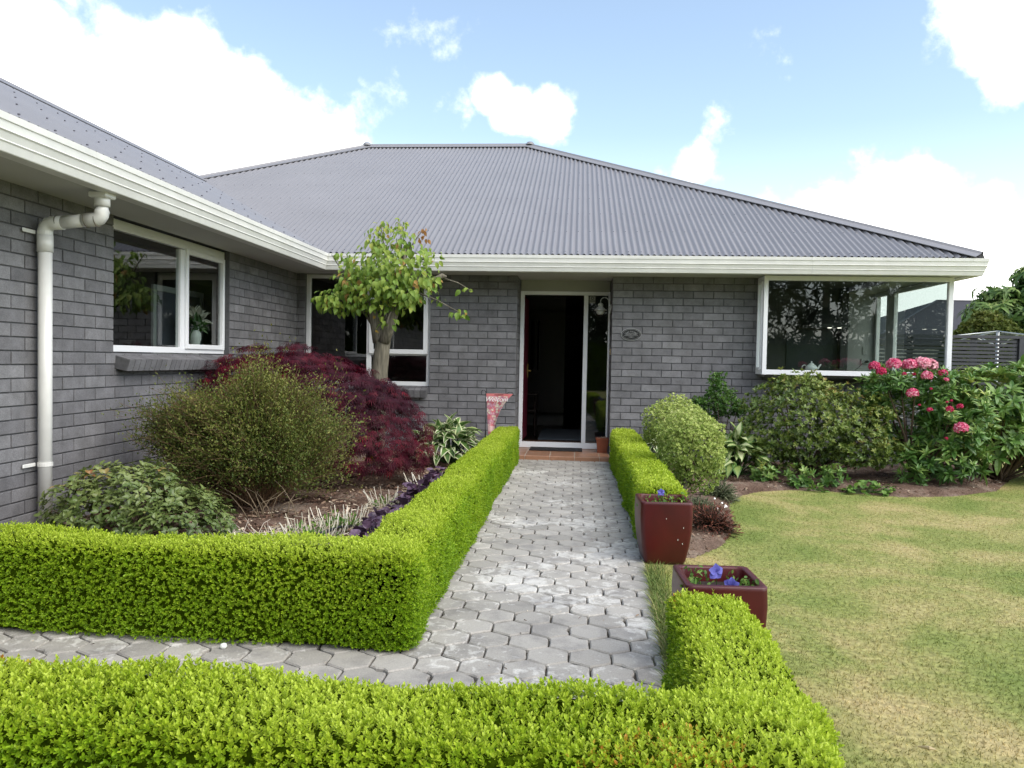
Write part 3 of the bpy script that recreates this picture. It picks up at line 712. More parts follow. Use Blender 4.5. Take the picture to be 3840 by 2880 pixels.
# ================================================================== vegetation
def unit(a): return a/(np.linalg.norm(a, axis=-1, keepdims=True)+1e-9)
def scatter(name, tpl, P, D, Nv, S, tone, mat, parent=None, smooth=False):
    tv, tf = np.asarray(tpl[0], float), np.asarray(tpl[1], int); tt = np.asarray(tpl[2]) if len(tpl) > 2 else np.zeros(len(tf))
    P = np.asarray(P, float); n = len(P); x = unit(np.asarray(D, float)); z = unit(Nv - (Nv*x).sum(1, keepdims=True)*x); y = np.cross(z, x)
    S = np.broadcast_to(np.asarray(S, float).reshape(-1, 1) if np.ndim(S) < 2 else S, (n, 1))[:, :, None]
    V = (P[:, None, :] + S*(tv[None, :, 0:1]*x[:, None, :] + tv[None, :, 1:2]*y[:, None, :] + tv[None, :, 2:3]*z[:, None, :])).reshape(-1, 3)
    Fq = (tf[None] + (np.arange(n)*len(tv))[:, None, None]).reshape(-1, tf.shape[1])
    t = np.clip((np.broadcast_to(tone, (n,))[:, None] + tt[None]).ravel(), 0, 1)
    return np_mesh(name, V, Fq, mat, parent, smooth, t)
LEAF = ([(0, 0, 0), (.32, .24, .07), (.74, .20, .05), (1, 0, -.03), (.74, -.20, .05), (.32, -.24, .07)], [(0, 3, 2, 1), (0, 5, 4, 3)])
NLEAF = ([(0, 0, 0), (.35, .13, .03), (.75, .09, .0), (1, 0, -.06), (.75, -.09, .0), (.35, -.13, .03)], [(0, 3, 2, 1), (0, 5, 4, 3)])
BLADE = ([(0, -.06, 0), (0, .06, 0), (1, 0, 0)], [(0, 1, 2)])
STICK = ([(0, .5, 0), (0, -.25, .43), (0, -.25, -.43), (1, .4, 0), (1, -.2, .35), (1, -.2, -.35)], [(0, 1, 4, 3), (1, 2, 5, 4), (2, 0, 3, 5)])
def stick_tpl(th): v = np.array(STICK[0], float); v[:, 1:] *= th; return (v, STICK[1])
def blade_leaf(w=.3, st=5, droop=.35, fold=.12, wave=0, margins=None, shape=None):
    """curved leaf, x 0..1, five vertices across; tone offset marks the margin"""
    V = []; Fq = []; T = []
    xs = np.linspace(0, 1, st+1); cols = (-1, -.62, 0, .62, 1)
    for i, x in enumerate(xs):
        wd = (shape(x) if shape else math.sin(PI*min(1, x**.8*.96+.02))**.8)*w/2
        zc = -droop*x*x + .12*x
        for j, c in enumerate(cols): V.append((x*(1-.12*droop*x), c*wd, zc + fold*abs(c)*wd + wave*math.sin(x*9+c*2)*abs(c)))
    for i in range(st):
        for j in range(4):
            a = i*5+j; Fq.append((a, a+5, a+6, a+1)); T.append(margins[1] if margins and j in (0, 3) else (margins[0] if margins else 0))
    return (V, Fq, T)
def rosette(tpl, n, el=(10, 35), jit=.15, seed=1, centre=0):
    r = np.random.default_rng(seed); V = []; Fq = []; T = []; tv, tf = np.array(tpl[0], float), np.array(tpl[1]); tt = np.array(tpl[2]) if len(tpl) > 2 else np.zeros(len(tf))
    for i in range(n):
        a = 2*PI*i/n + r.normal(0, .18); e = math.radians(r.uniform(*el)); s = 1 + r.normal(0, jit)
        if centre and i % 3 == 0: e += math.radians(35); s *= .7
        x = np.array([math.cos(a)*math.cos(e), math.sin(a)*math.cos(e), math.sin(e)]); y = np.array([-math.sin(a), math.cos(a), 0]); z = np.cross(x, y)
        k = len(V); V += list(s*(tv[:, 0:1]*x + tv[:, 1:2]*y + tv[:, 2:3]*z)); Fq += [tuple(q+k for q in f) for f in tf]; T += list(tt + r.normal(0, .10))
    # rosette axis is z: swap so that scatter's x (direction) = axis
    V = np.array(V)[:, [2, 0, 1]]; return (V, np.array(Fq), np.array(T))
def rdir(n, r): return unit(r.normal(size=(n, 3)))

def box_samples(boxes, n, r, rad=.07):
    P = []; Nn = []; areas = []
    fs = []
    for (x0, x1, y0, y1, h, ends) in boxes:
        fs += [('t', (x1-x0)*(y1-y0), (x0, x1, y0, y1, h))]
        if 'W' in ends: fs.append(('W', (y1-y0)*h, (x0, x1, y0, y1, h)))
        if 'E' in ends: fs.append(('E', (y1-y0)*h, (x0, x1, y0, y1, h)))
        if 'S' in ends: fs.append(('S', (x1-x0)*h, (x0, x1, y0, y1, h)))
        if 'N' in ends: fs.append(('N', (x1-x0)*h, (x0, x1, y0, y1, h)))
    tot = sum(f[1] for f in fs)
    for k, a, (x0, x1, y0, y1, h) in fs:
        m = int(n*a/tot); u, v = r.random(m), r.random(m)
        if k == 't': p = np.stack([x0+u*(x1-x0), y0+v*(y1-y0), np.full(m, h)], 1)
        elif k in 'WE': p = np.stack([np.full(m, x0 if k == 'W' else x1), y0+u*(y1-y0), .01+v*(h-.01)], 1)
        else: p = np.stack([x0+u*(x1-x0), np.full(m, y0 if k == 'S' else y1), .01+v*(h-.01)], 1)
        for (a0, a1, b0, b1, hh, _) in boxes:
            if (a0, b0) == (x0, y0) and (a1, b1) == (x1, y1): continue
            ins = (p[:, 0] > a0+.012) & (p[:, 0] < a1-.012) & (p[:, 1] > b0+.012) & (p[:, 1] < b1-.012) & (p[:, 2] < hh-.012)
            if k == 't': continue_ = ins
            p = p[~ins]
        q = np.stack([np.clip(p[:, 0], x0+rad, x1-rad), np.clip(p[:, 1], y0+rad, y1-rad), np.minimum(p[:, 2], h-rad)], 1)
        # open sides keep full extent (joined boxes)
        if 'W' not in ends: q[:, 0] = np.where(p[:, 0] < x0+rad, p[:, 0], q[:, 0])
        if 'E' not in ends: q[:, 0] = np.where(p[:, 0] > x1-rad, p[:, 0], q[:, 0])
        if 'S' not in ends: q[:, 1] = np.where(p[:, 1] < y0+rad, p[:, 1], q[:, 1])
        if 'N' not in ends: q[:, 1] = np.where(p[:, 1] > y1-rad, p[:, 1], q[:, 1])
        nn = unit(p-q); P.append(q+nn*rad); Nn.append(nn)
    return np.concatenate(P), np.concatenate(Nn)
def hedge(name, label, cat, boxes, nshoot, leaf, mat, seed, group=None, per=8, core=.035, amp=.014, topspread=1.0, low=.5, warm=0):
    r = np.random.default_rng(seed)
    t = thing(name, label, cat, (boxes[0][0], boxes[0][2], 0), group)
    cm = MB()
    for (x0, x1, y0, y1, h, ends) in boxes:
        cm.box(x0+core*(1 if 'W' in ends else 1.1), x1-core*(1 if 'E' in ends else 1.1), y0+core, y1-core, .02, h-core)
    cm.build('branches', M['hedgecore'], t)
    P, Nn = box_samples(boxes, nshoot, r)
    P = P + Nn*(amp*(wob(P, 7, seed)+.6*wob(P, 22, seed+1)) + r.normal(0, .005, len(P)) - .008)[:, None]
    P[:, 2] = np.maximum(P[:, 2], .012 + .012*(wob(P[:, :2], 12, seed+2)+1))
    n = len(P); top = np.clip(Nn[:, 2], 0, 1)
    A = unit(Nn*.75 + r.normal(0, .38, (n, 3))*1.0 + np.array([0, 0, 1])*(.35+.55*top)[:, None])
    # shoots sunk to a varied depth, longer on top
    Ls = leaf*(1.1+1.0*top*r.random(n)) * (1+.5*(r.random(n) > .93))
    P = P - A*(r.random(n)*leaf*.9)[:, None] - Nn*((r.random(n) < .28)*.014)[:, None]
    B = unit(np.cross(A, rdir(n, r))); C = np.cross(A, B)
    out = [[], [], [], [], []]
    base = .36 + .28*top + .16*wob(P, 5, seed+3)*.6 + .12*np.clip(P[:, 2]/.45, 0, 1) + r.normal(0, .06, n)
    for j in range(per):
        ph = (j//2)*PI/2 + (j % 2)*PI + r.normal(0, .25, n); f = (j//2+.4)/(per/2)
        rad_ = B*np.cos(ph)[:, None] + C*np.sin(ph)[:, None]
        d = unit(rad_*(.95-.5*f) + A*(.35+.75*f)); pos = P + A*(Ls*f)[:, None]
        nrm = unit(A*1.0 - rad_*.35 + r.normal(0, .15, (n, 3)))
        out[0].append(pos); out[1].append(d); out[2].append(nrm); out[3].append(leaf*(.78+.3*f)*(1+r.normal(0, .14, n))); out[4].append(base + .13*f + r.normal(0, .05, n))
    o = [np.concatenate(q) for q in out]
    tone = np.clip(o[4], .02, .93)
    if warm:   # a few scorched orange patches on the sheared top
        k = (wob(o[0][:, :2], 6, seed+9) > .34) & (o[0][:, 2] > boxes[0][4]-.035) & (r.random(len(tone)) < .28) & (r.random(len(tone)) < warm); tone[k] = .97+.03*r.random(k.sum())
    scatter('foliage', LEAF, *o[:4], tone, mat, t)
    return t
M['hedgecore'] = plain('hedge_inner_twigs', (.035, .06, .002), 1, .6, 60, spec=.02)
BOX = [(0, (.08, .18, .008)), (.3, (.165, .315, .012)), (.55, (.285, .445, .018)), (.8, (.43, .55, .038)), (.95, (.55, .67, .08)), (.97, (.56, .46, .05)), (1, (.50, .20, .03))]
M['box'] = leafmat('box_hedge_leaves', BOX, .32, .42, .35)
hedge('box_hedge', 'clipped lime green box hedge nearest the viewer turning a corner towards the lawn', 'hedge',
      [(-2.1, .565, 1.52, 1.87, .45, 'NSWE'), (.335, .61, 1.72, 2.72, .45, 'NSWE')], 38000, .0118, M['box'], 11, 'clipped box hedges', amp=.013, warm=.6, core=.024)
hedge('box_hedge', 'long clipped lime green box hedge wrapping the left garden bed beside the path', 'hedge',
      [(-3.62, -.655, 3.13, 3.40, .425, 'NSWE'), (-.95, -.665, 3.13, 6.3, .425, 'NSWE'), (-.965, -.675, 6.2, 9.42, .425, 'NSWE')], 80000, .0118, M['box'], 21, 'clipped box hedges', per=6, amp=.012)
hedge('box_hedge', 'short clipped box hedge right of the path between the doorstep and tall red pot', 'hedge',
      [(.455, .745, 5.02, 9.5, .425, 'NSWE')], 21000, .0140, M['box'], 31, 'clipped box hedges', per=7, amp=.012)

# ---- generic bush builders
def blob_points(blobs, n, r, lump=.13, fr=3.2, shell=.28, seed=1, zmin=.03):
    vol = np.array([b_[3]*b_[4]+b_[4]*b_[5]+b_[3]*b_[5] for b_ in blobs]); P = []; Nn = []
    for k, b_ in enumerate(blobs):
        m = int(n*vol[k]/vol.sum()); d = rdir(m, r); c = np.array(b_[:3]); R = np.array(b_[3:6])
        f = (1 - shell*r.random(m)**1.6)*(1 + lump*wob(d, fr, seed+k) + .5*lump*wob(d, fr*2.7, seed+k+50))
        p = c + d*R*f[:, None]; nn = unit(d/R); keep = p[:, 2] > zmin
        for q, e in enumerate(blobs):
            if q != k: keep &= (((p-np.array(e[:3]))/np.array(e[3:6]))**2).sum(1) > .62
        P.append(p[keep]); Nn.append(nn[keep])
    return np.concatenate(P), np.concatenate(Nn)
def stems(parent, base, tips, r0, mat, name='stem', n=6, seed=0, sag=.0, r1=.3):
    r = np.random.default_rng(seed); mb = MB(); base = Vector(base)
    for tp in tips:
        tp = Vector(tp); m = (base+tp)/2 + Vector((r.normal(0, .03), r.normal(0, .03), r.normal(0, .02)-sag)); b0 = base + Vector((r.normal(0, .02), r.normal(0, .02), 0))
        mb.tube([b0, b0.lerp(m, .5), m, m.lerp(tp, .55), tp], [r0, r0*.85, r0*.7, r0*.5, r0*r1], n)
    return mb.build(name, mat, parent, smooth=True)
def bush(name, label, cat, blobs, n, tpl, size, mat, seed, up=.35, spread=.35, group=None, shell=.28, lump=.13, tn=(.5, .18), nstem=9, srad=.012, base=None, fr=3.2, loc=None, top_tone=.18, zmin=.03, wood='soil_wood'):
    r = np.random.default_rng(seed); c = np.array(blobs[0][:3]); base = base or (c[0], c[1], 0)
    t = thing(name, label, cat, loc or base, group)
    P, Nn = blob_points(blobs, n, r, lump, fr, shell, seed, zmin); m = len(P)
    A = unit(Nn + np.array([0, 0, up]) + r.normal(0, spread, (m, 3)))
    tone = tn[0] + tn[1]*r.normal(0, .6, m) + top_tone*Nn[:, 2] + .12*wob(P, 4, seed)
    scatter('foliage', tpl, P, A, rdir(m, r), size*(1+r.normal(0, .16, m)), np.clip(tone, 0, 1), mat, t)
    k = r.choice(m, nstem); stems(t, base, [P[i]-Nn[i]*.03 for i in k], srad, M[wood], seed=seed)
    return t

# ---- left bed
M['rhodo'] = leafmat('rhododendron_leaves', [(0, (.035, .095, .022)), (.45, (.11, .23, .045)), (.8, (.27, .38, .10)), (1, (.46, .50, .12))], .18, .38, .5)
M['lowrhodo'] = leafmat('dwarf_rhododendron_leaves', [(0, (.04, .075, .018)), (.5, (.11, .16, .04)), (.82, (.22, .27, .085)), (1, (.34, .11, .05))], .15, .35, .5)
_v, _f, _t = blade_leaf(.50, 4, .30, .25); leafR = ([(x*.85+.18, y, z) for x, y, z in _v], _f, _t)
ros6 = rosette(leafR, 6, (-5, 45), .28, seed=3)
bt = bush('dwarf_rhododendron', 'low dwarf rhododendron with leathery grey green leaves beside the white downpipe', 'shrub',
     [(-2.90, 4.75, .18, .50, .42, .36), (-2.55, 4.7, .12, .35, .4, .26), (-3.18, 4.75, .08, .24, .3, .22)], 2300, ros6, .040, M['lowrhodo'], 41, up=.8, spread=.3, shell=.35, nstem=16, srad=.008)
b_ = MB(); r = np.random.default_rng(3)
for i in range(75):
    x = -2.45+r.random()*.62; y = 4.45+r.random()*.5; a = r.random()*6.28; l = .06+.14*r.random()
    b_.tube([(x, y, .03+.05*r.random()), (x+l*.5*math.cos(a), y+l*.3*math.sin(a), .07+.05*r.random()), (x+l*math.cos(a), y+l*.6*math.sin(a), .06+.12*r.random())], [.0035, .003, .0015], 4)
b_.build('dead_twigs', plain('bleached_dead_twigs', (.42, .37, .31), .9, .3, 60), bt)

def twiggy(name, label, cat, c, R, ntw, nleaf, leafsize, mat, seed, base):
    r = np.random.default_rng(seed); t = thing(name, label, cat, base)
    nc = 85; cd = rdir(nc, r); cd[:, 2] = np.abs(cd[:, 2])-.5*(r.random(nc) < .42); cd = unit(cd); cid = r.integers(0, nc, ntw); cf = .84+.26*r.random(nc); d = unit(cd[cid]+r.normal(0, .15, (ntw, 3)))
    c = np.array(c); R = np.array(R); lm = (1+.17*wob(d, 3, seed)+.15*wob(d, 7, seed+1))*(1+.22*(r.random(ntw) > .93)); end = c + d*R*(lm*cf[cid]*(.60+.44*r.random(ntw)))[:, None]
    st_ = np.array(base) + (end-np.array(base))*.30 + r.normal(0, .05, (ntw, 3)); st_[:, 2] = np.maximum(st_[:, 2], .08)
    bow = np.cross(unit(end-st_), rdir(ntw, r))*.08
    bow[:, 2] += .09; P = []; D = []; Nn = []; tn = []; Sp = []; Sd = []; Sl = []
    segs = 7; prev = st_
    for s_ in range(1, segs+1):
        f = s_/segs; q = st_ + (end-st_)*f + bow*(4*f*(1-f)); Sp.append(prev); Sd.append(q-prev); Sl.append(np.linalg.norm(q-prev, axis=1)); prev = q
    for j in range(nleaf):
        f = .22+.80*((j+r.random(ntw))/nleaf)**.8; p = st_ + (end-st_)*f[:, None] + bow*(4*f*(1-f))[:, None] + r.normal(0, .016+.012*(j % 3), (ntw, 3))
        ax = unit(end-st_); d2 = unit(ax*.6 + r.normal(0, .7, (ntw, 3)) + np.array([0, 0, .35])); P.append(p); D.append(d2); Nn.append(unit(r.normal(0, .6, (ntw, 3))+np.array([0, 0, 1])))
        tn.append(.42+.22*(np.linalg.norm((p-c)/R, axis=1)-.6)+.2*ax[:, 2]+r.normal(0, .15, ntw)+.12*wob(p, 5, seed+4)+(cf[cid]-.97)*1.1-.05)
    P = np.concatenate(P); keep = P[:, 2] > .04
    scatter('foliage', LEAF, P[keep], np.concatenate(D)[keep], np.concatenate(Nn)[keep], leafsize*(1+r.normal(0, .22, keep.sum())), np.clip(np.concatenate(tn)[keep], 0, 1), mat, t)
    Sp = np.concatenate(Sp); Sd = np.concatenate(Sd); Sl = np.concatenate(Sl)
    tv = np.array(STICK[0], float); V = tv[None, :, 0:1]*Sd[:, None, :] + Sp[:, None, :]; x = unit(Sd); y = unit(np.cross(x, [0.1, .2, 1])); z = np.cross(x, y)
    V = (V + .0028*(tv[None, :, 1:2]*y[:, None, :] + tv[None, :, 2:3]*z[:, None, :])).reshape(-1, 3)
    Fq = (np.array(STICK[1])[None] + (np.arange(len(Sp))*6)[:, None, None]).reshape(-1, 4); np_mesh('twigs', V, Fq, M['twig'], t)
    stems(t, base, [st_[i] for i in r.choice(ntw, 22)], .013, M['soil_wood'], seed=seed)
    return t
M['twig'] = plain('thin_brown_twigs', (.15, .09, .045), .8, .4, 40)
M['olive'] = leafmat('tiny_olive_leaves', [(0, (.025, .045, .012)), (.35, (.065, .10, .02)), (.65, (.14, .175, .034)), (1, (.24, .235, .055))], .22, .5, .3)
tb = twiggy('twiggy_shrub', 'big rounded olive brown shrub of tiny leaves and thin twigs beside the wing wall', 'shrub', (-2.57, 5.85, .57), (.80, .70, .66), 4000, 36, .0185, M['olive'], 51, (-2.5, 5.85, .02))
# exposed pale stems at its foot
b_ = MB(); r = np.random.default_rng(8)
for i in range(12):
    x = -2.5+r.random()*.45; y = 5.40+r.random()*.25; l = .16+.14*r.random(); dx = r.normal(0, .08)
    b_.tube([(x, y, .02), (x+dx*.3, y-.02, .02+l*.4), (x+dx, y-.03+r.normal(0, .03), .02+l*.8), (x+dx*1.8, y, .02+l)], [.004, .0035, .003, .002], 4)
b_.build('bare_stem', plain('pale_bare_stems', (.22, .17, .11), .9, .3, 40), tb)

# purple dissected maple
def fan(n=7, seed=2):
    V = []; Fq = []; T = []
    for i in range(n):
        a = math.radians(-78+156*i/(n-1)); l = 1-.35*abs(i-(n-1)/2)/((n-1)/2); x, y = math.cos(a), math.sin(a); px, py = -y, x; k = len(V); w_ = .042
        V += [(.03*x, .03*y, 0), (l*.5*x+px*w_, l*.5*y+py*w_, .03-.10*l*.5), (l*x, l*y, -.30*l), (l*.5*x-px*w_, l*.5*y-py*w_, .03-.10*l*.5)]; Fq.append((k, k+3, k+2, k+1)); T.append(0)
    return (V, Fq, T)
M['maple'] = leafmat('purple_maple_leaves', [(0, (.020, .003, .010)), (.4, (.060, .006, .018)), (.75, (.15, .010, .024)), (1, (.36, .015, .03))], .3, .55, .25)
r = np.random.default_rng(61)
mt = thing('purple_maple', 'weeping dark purple cut leaf maple spreading beside the olive shrub', 'tree', (-2.6, 7.4, 0), 'garden trees')
MBL = [(-2.75, 7.35, .60, .92, .72, .74), (-2.05, 7.25, .45, .66, .68, .58), (-2.45, 7.3, .82, .85, .60, .36), (-3.2, 7.4, .72, .55, .6, .60), (-2.75, 7.4, 1.12, .32, .4, .26)]
P, Nn = blob_points(MBL, 14500, r, .10, 4.0, .24, 62, .16)
k = (P[:, 2] > .17+.22*np.clip((-1.9-P[:, 0])/1.2, 0, 1)); P, Nn = P[k], Nn[k]
# layered skirts: pull points towards sloping shelves
sh_ = np.sin(P[:, 2]*34 + 3*wob(P[:, :2], 3, 63)); P = P - Nn*(.035*(sh_ < -.2))[:, None]
m = len(P); hz_ = Nn.copy(); hz_[:, 2] = 0; hz_ = unit(hz_)
D = unit(hz_*.8 + np.array([0, 0, -.55]) + r.normal(0, .28, (m, 3))); NV = unit(Nn + np.array([0, 0, .5]) + r.normal(0, .25, (m, 3)))
tn = .40 + .16*wob(P, 6, 64) + r.normal(0, .13, m) + .3*(r.random(m) < .06)
scatter('foliage', fan(), P, D, NV, .085*(1+r.normal(0, .15, m)), np.clip(tn, 0, 1), M['maple'], mt)
stems(mt, (-2.6, 7.4, 0), [P[i] for i in r.choice(m, 16)], .022, M['soil_wood'], 'limb', seed=6)

# small grafted tree with drooping pointed leaves
M['bark'] = None
def bark():
    m, nt, b = new_mat('grey_striped_bark'); geo = N(nt, 'ShaderNodeNewGeometry'); mp = N(nt, 'ShaderNodeMapping'); mp.inputs['Scale'].default_value = (60, 60, 6); L(nt, geo.outputs['Position'], mp.inputs[0])
    n1 = N(nt, 'ShaderNodeTexNoise', Scale=1.0, Detail=5.0); L(nt, mp.outputs[0], n1.inputs['Vector'])
    r1 = ramp(nt, [(.3, (.075, .068, .048)), (.5, (.145, .13, .095)), (.7, (.23, .205, .155))]); L(nt, n1.outputs['Fac'], r1.inputs['Fac'])
    n2 = N(nt, 'ShaderNodeTexNoise', Scale=8.0, Detail=2.0); L(nt, geo.outputs['Position'], n2.inputs['Vector'])
    r3 = ramp(nt, [(.66, (0, 0, 0)), (.70, (1, 1, 1))]); L(nt, n2.outputs['Fac'], r3.inputs['Fac'])
    mx = N(nt, 'ShaderNodeMixRGB'); L(nt, r3.outputs['Color'], mx.inputs[0]); L(nt, r1.outputs['Color'], mx.inputs[1]); mx.inputs[2].default_value = (.42, .27, .03, 1)
    L(nt, mx.outputs[0], b.inputs['Base Color']); b.inputs['Roughness'].default_value = .85
    bp = N(nt, 'ShaderNodeBump', Strength=.6, Distance=.006); L(nt, n1.outputs['Fac'], bp.inputs['Height']); L(nt, bp.outputs['Normal'], b.inputs['Normal']); return m
M['bark'] = bark()
tr = thing('small_tree', 'small tree with thick pale trunk and drooping yellow green leaves before the front window', 'tree', (-2.14, 8.3, 0), 'garden trees')
tk = MB(); TX, TY = -2.17, 8.3
tk.tube([(TX-.03, TY, -.03), (TX-.02, TY, .3), (TX, TY, .8), (TX+.01, TY, 1.1), (TX+.035, TY, 1.35), (TX+.05, TY, 1.48), (TX+.05, TY, 1.56)], [.115, .10, .094, .09, .084, .083, .064], 18)
TK = tk.build('trunk', M['bark'], tr, smooth=True)
lb = MB()
lb.tube([(TX+.0, TY, 1.42), (TX-.03, TY, 1.56), (TX-.06, TY-.02, 1.72), (TX-.13, TY-.03, 1.86), (TX-.26, TY-.02, 1.97), (TX-.38, TY, 2.1)], [.07, .062, .055, .045, .034, .018], 10)
lb.tube([(TX-.08, TY, 1.62), (TX-.16, TY, 1.74), (TX-.30, TY-.05, 1.84), (TX-.45, TY-.05, 1.88)], [.022, .02, .026, .012], 8)
lb.tube([(TX+.05, TY-.02, 1.42), (TX+.10, TY-.03, 1.55), (TX+.17, TY-.04, 1.75), (TX+.22, TY-.04, 1.95), (TX+.26, TY, 2.2), (TX+.28, TY, 2.45)], [.074, .066, .056, .045, .028, .012], 10)
lb.tube([(TX+.02, TY+.03, 1.5), (TX+.03, TY+.06, 1.8), (TX+.02, TY+.08, 2.1), (TX+.05, TY+.05, 2.5)], [.05, .042, .03, .010], 8)
lb.tube([(TX+.22, TY-.04, 1.9), (TX+.42, TY-.02, 2.03), (TX+.58, TY, 2.10), (TX+.70, TY, 2.16), (TX+.74, TY, 2.15)], [.03, .028, .03, .030, .012], 8)
for a, b__ in (((TX+.72, TY, 2.13), (TX+1.02, TY, 2.0)), ((TX+.4, TY-.1, 1.98), (TX+.9, TY-.1, 1.76)), ((TX-.38, TY, 2.1), (TX-.55, TY, 2.38)), ((TX+.05, TY, 2.4), (TX-.0, TY, 2.72)), ((TX+.25, TY, 2.3), (TX+.22, TY, 2.73)), ((TX+.28, TY, 2.35), (TX+.47, TY, 2.66)), ((TX+.3, TY, 2.2), (TX+.62, TY, 2.42)), ((TX-.4, TY-.05, 1.86), (TX-.66, TY-.1, 1.80)), ((TX+.16, TY-.14, 1.75), (TX+.13, TY-.2, 1.58))):
    a = Vector(a); b__ = Vector(b__); lb.tube([a, a.lerp(b__, .5)+Vector((0, -.01, .02)), b__], [.010, .007, .004], 6)
lb.build('branch', M['bark'], tr, smooth=True)
M['treeleaf'] = leafmat('drooping_tree_leaves', [(0, (.07, .15, .025)), (.4, (.19, .31, .045)), (.7, (.34, .43, .075)), (.88, (.42, .44, .09)), (1, (.42, .19, .06))], .38, .45, .35)
heart = blade_leaf(.66, 5, .45, .35, shape=lambda x: (0.05 if x == 0 else (math.sin(PI*min(1, (x*.9+.12)))**.75)*(1-x*.25) if x < .99 else .02))
TB = [(TX-.47, TY-.05, 1.87, .26, .24, .16, 190), (TX-.25, TY-.05, 2.08, .26, .3, .18, 200), (TX+.0, TY-.1, 2.28, .34, .34, .24, 210), (TX+.28, TY-.1, 2.32, .34, .32, .24, 180), (TX+.32, TY-.12, 2.04, .36, .32, .20, 240), (TX+.03, TY-.15, 2.06, .34, .28, .24, 300), (TX-.05, TY-.12, 1.84, .20, .16, .13, 70), (TX+.30, TY-.14, 1.86, .17, .16, .10, 60), (TX-.22, TY-.15, 1.86, .14, .14, .12, 50),
      (TX-.08, TY-.02, 2.50, .11, .2, .18, 50), (TX+.04, TY, 2.66, .12, .12, .10, 36), (TX-.03, TY, 2.6, .07, .1, .16, 22), (TX+.23, TY-.02, 2.58, .14, .18, .15, 60), (TX+.22, TY, 2.72, .07, .06, .07, 14), (TX-.46, TY-.02, 2.36, .10, .08, .06, 16), (TX-.32, TY-.03, 2.25, .12, .15, .10, 30),
      (TX+.56, TY, 2.38, .13, .12, .09, 24), (TX+.60, TY, 2.12, .14, .15, .11, 34), (TX+.68, TY-.08, 1.88, .08, .08, .05, 7), (TX+.88, TY-.08, 1.76, .10, .06, .06, 14), (TX+.96, TY, 2.02, .09, .04, .03, 5), (TX+.15, TY-.2, 1.66, .11, .08, .07, 13)]
P = []; Nn = []
r = np.random.default_rng(71)
for (x, y, z, a, b__, c, n) in TB:
    d = rdir(n, r); f = r.random(n)**.45; P.append(np.array([x, y, z])+d*np.array([a, b__, c])*f[:, None]); Nn.append(d)
P = np.concatenate(P); Nn = np.concatenate(Nn); m = len(P)
D = unit(Nn*np.array([.7, .7, .15]) + np.array([0, -.12, -.72]) + r.normal(0, .28, (m, 3))); NV = unit(Nn*np.array([.6, .6, 1]) + np.array([0, -.5, .45]) + r.normal(0, .35, (m, 3)))
tn = np.clip(.50 + r.normal(0, .13, m) + .15*(P[:, 2]-2.1), 0, .86); tn[(r.random(m) < .04)] = .97
S =   .068*(1+r.normal(0, .22, m)); S[P[:, 2] > 2.55] *= .8
crown = scatter('foliage', heart, P, D, NV, S, tn, M['treeleaf'], tr, smooth=True)
P2 = np.array([(TX+.47+.05*r.normal(), TY, 2.66+.03*r.normal()) for _ in range(14)]); P2[6:, 2] -= .1; P2[6:, 0] -= .02
scatter('young_foliage', heart, P2, unit(r.normal(0, .6, (14, 3))+np.array([0, -.2, -.6])), rdir(14, r)+np.array([0, -.6, .5]), .06*np.ones(14), np.full(14, .99), M['treeleaf'], tr, smooth=True)

# hostas
M['hosta'] = leafmat('variegated_hosta_leaves', [(0, (.06, .14, .03)), (.35, (.115, .215, .05)), (.6, (.28, .36, .10)), (.8, (.62, .66, .38)), (1, (.76, .77, .58))], .22, .42, .4)
def hosta(label, c, R, n, size, seed, margins=(0, .62), el=(15, 75), wave=.03):
    r = np.random.default_rng(seed); t = thing('hosta', label, 'hosta', (c[0], c[1], 0), 'variegated hostas')
    tp = blade_leaf(.56, 6, .75, .30, wave, margins, shape=lambda x: max(.03, math.sin(PI*min(1, x**.75*.95+.03))**.9))
    az = r.random(n)*2*PI; e = np.radians(r.uniform(*el, n)); h = np.stack([np.cos(az), np.sin(az), np.zeros(n)], 1)
    q = r.random(n)**.6; q[: n//3] *= .5
    P = np.array([c[0], c[1], 0]) + h*np.array([R[0], R[1], 0])*(q*.9)[:, None] + np.array([0, 0, 1])*(R[2]*(1.05-.75*q**2)*(.75+.35*r.random(n)))[:, None]
    D = unit(h*np.cos(e)[:, None]*(.6+q)[:, None] + np.array([0, 0, 1])*(np.sin(e)*(1-.8*q))[:, None] + r.normal(0, .12, (n, 3))); NV = unit(np.array([0, 0, 1.0]) + h*.5 + r.normal(0, .2, (n, 3)))
    scatter('foliage', tp, P, D, NV, size*(1+r.normal(0, .16, n)), np.clip(.22+r.normal(0, .09, n), 0, .35), M['hosta'], t, smooth=True)
    mb = MB()
    for i in range(0, n, 2): mb.tube([(c[0]+r.normal(0, .03), c[1]+r.normal(0, .03), .01), tuple(P[i])], .004, 5)
    mb.build('stalk', M['rhodo'], t); return t
hosta('broad white edged hosta beside the purple maple', (-1.44, 8.75), (.42, .45, .42), 170, .175, 81)
hosta('white edged hosta in front of the brick wall left of the green topiary', (.98, 9.1), (.28, .28, .32), 64, .18, 82)
hosta('cream striped hosta with twisted leaves right of the green topiary', (1.76, 8.4), (.32, .34, .40), 130, .165, 83, margins=(.45, .05), wave=.09)

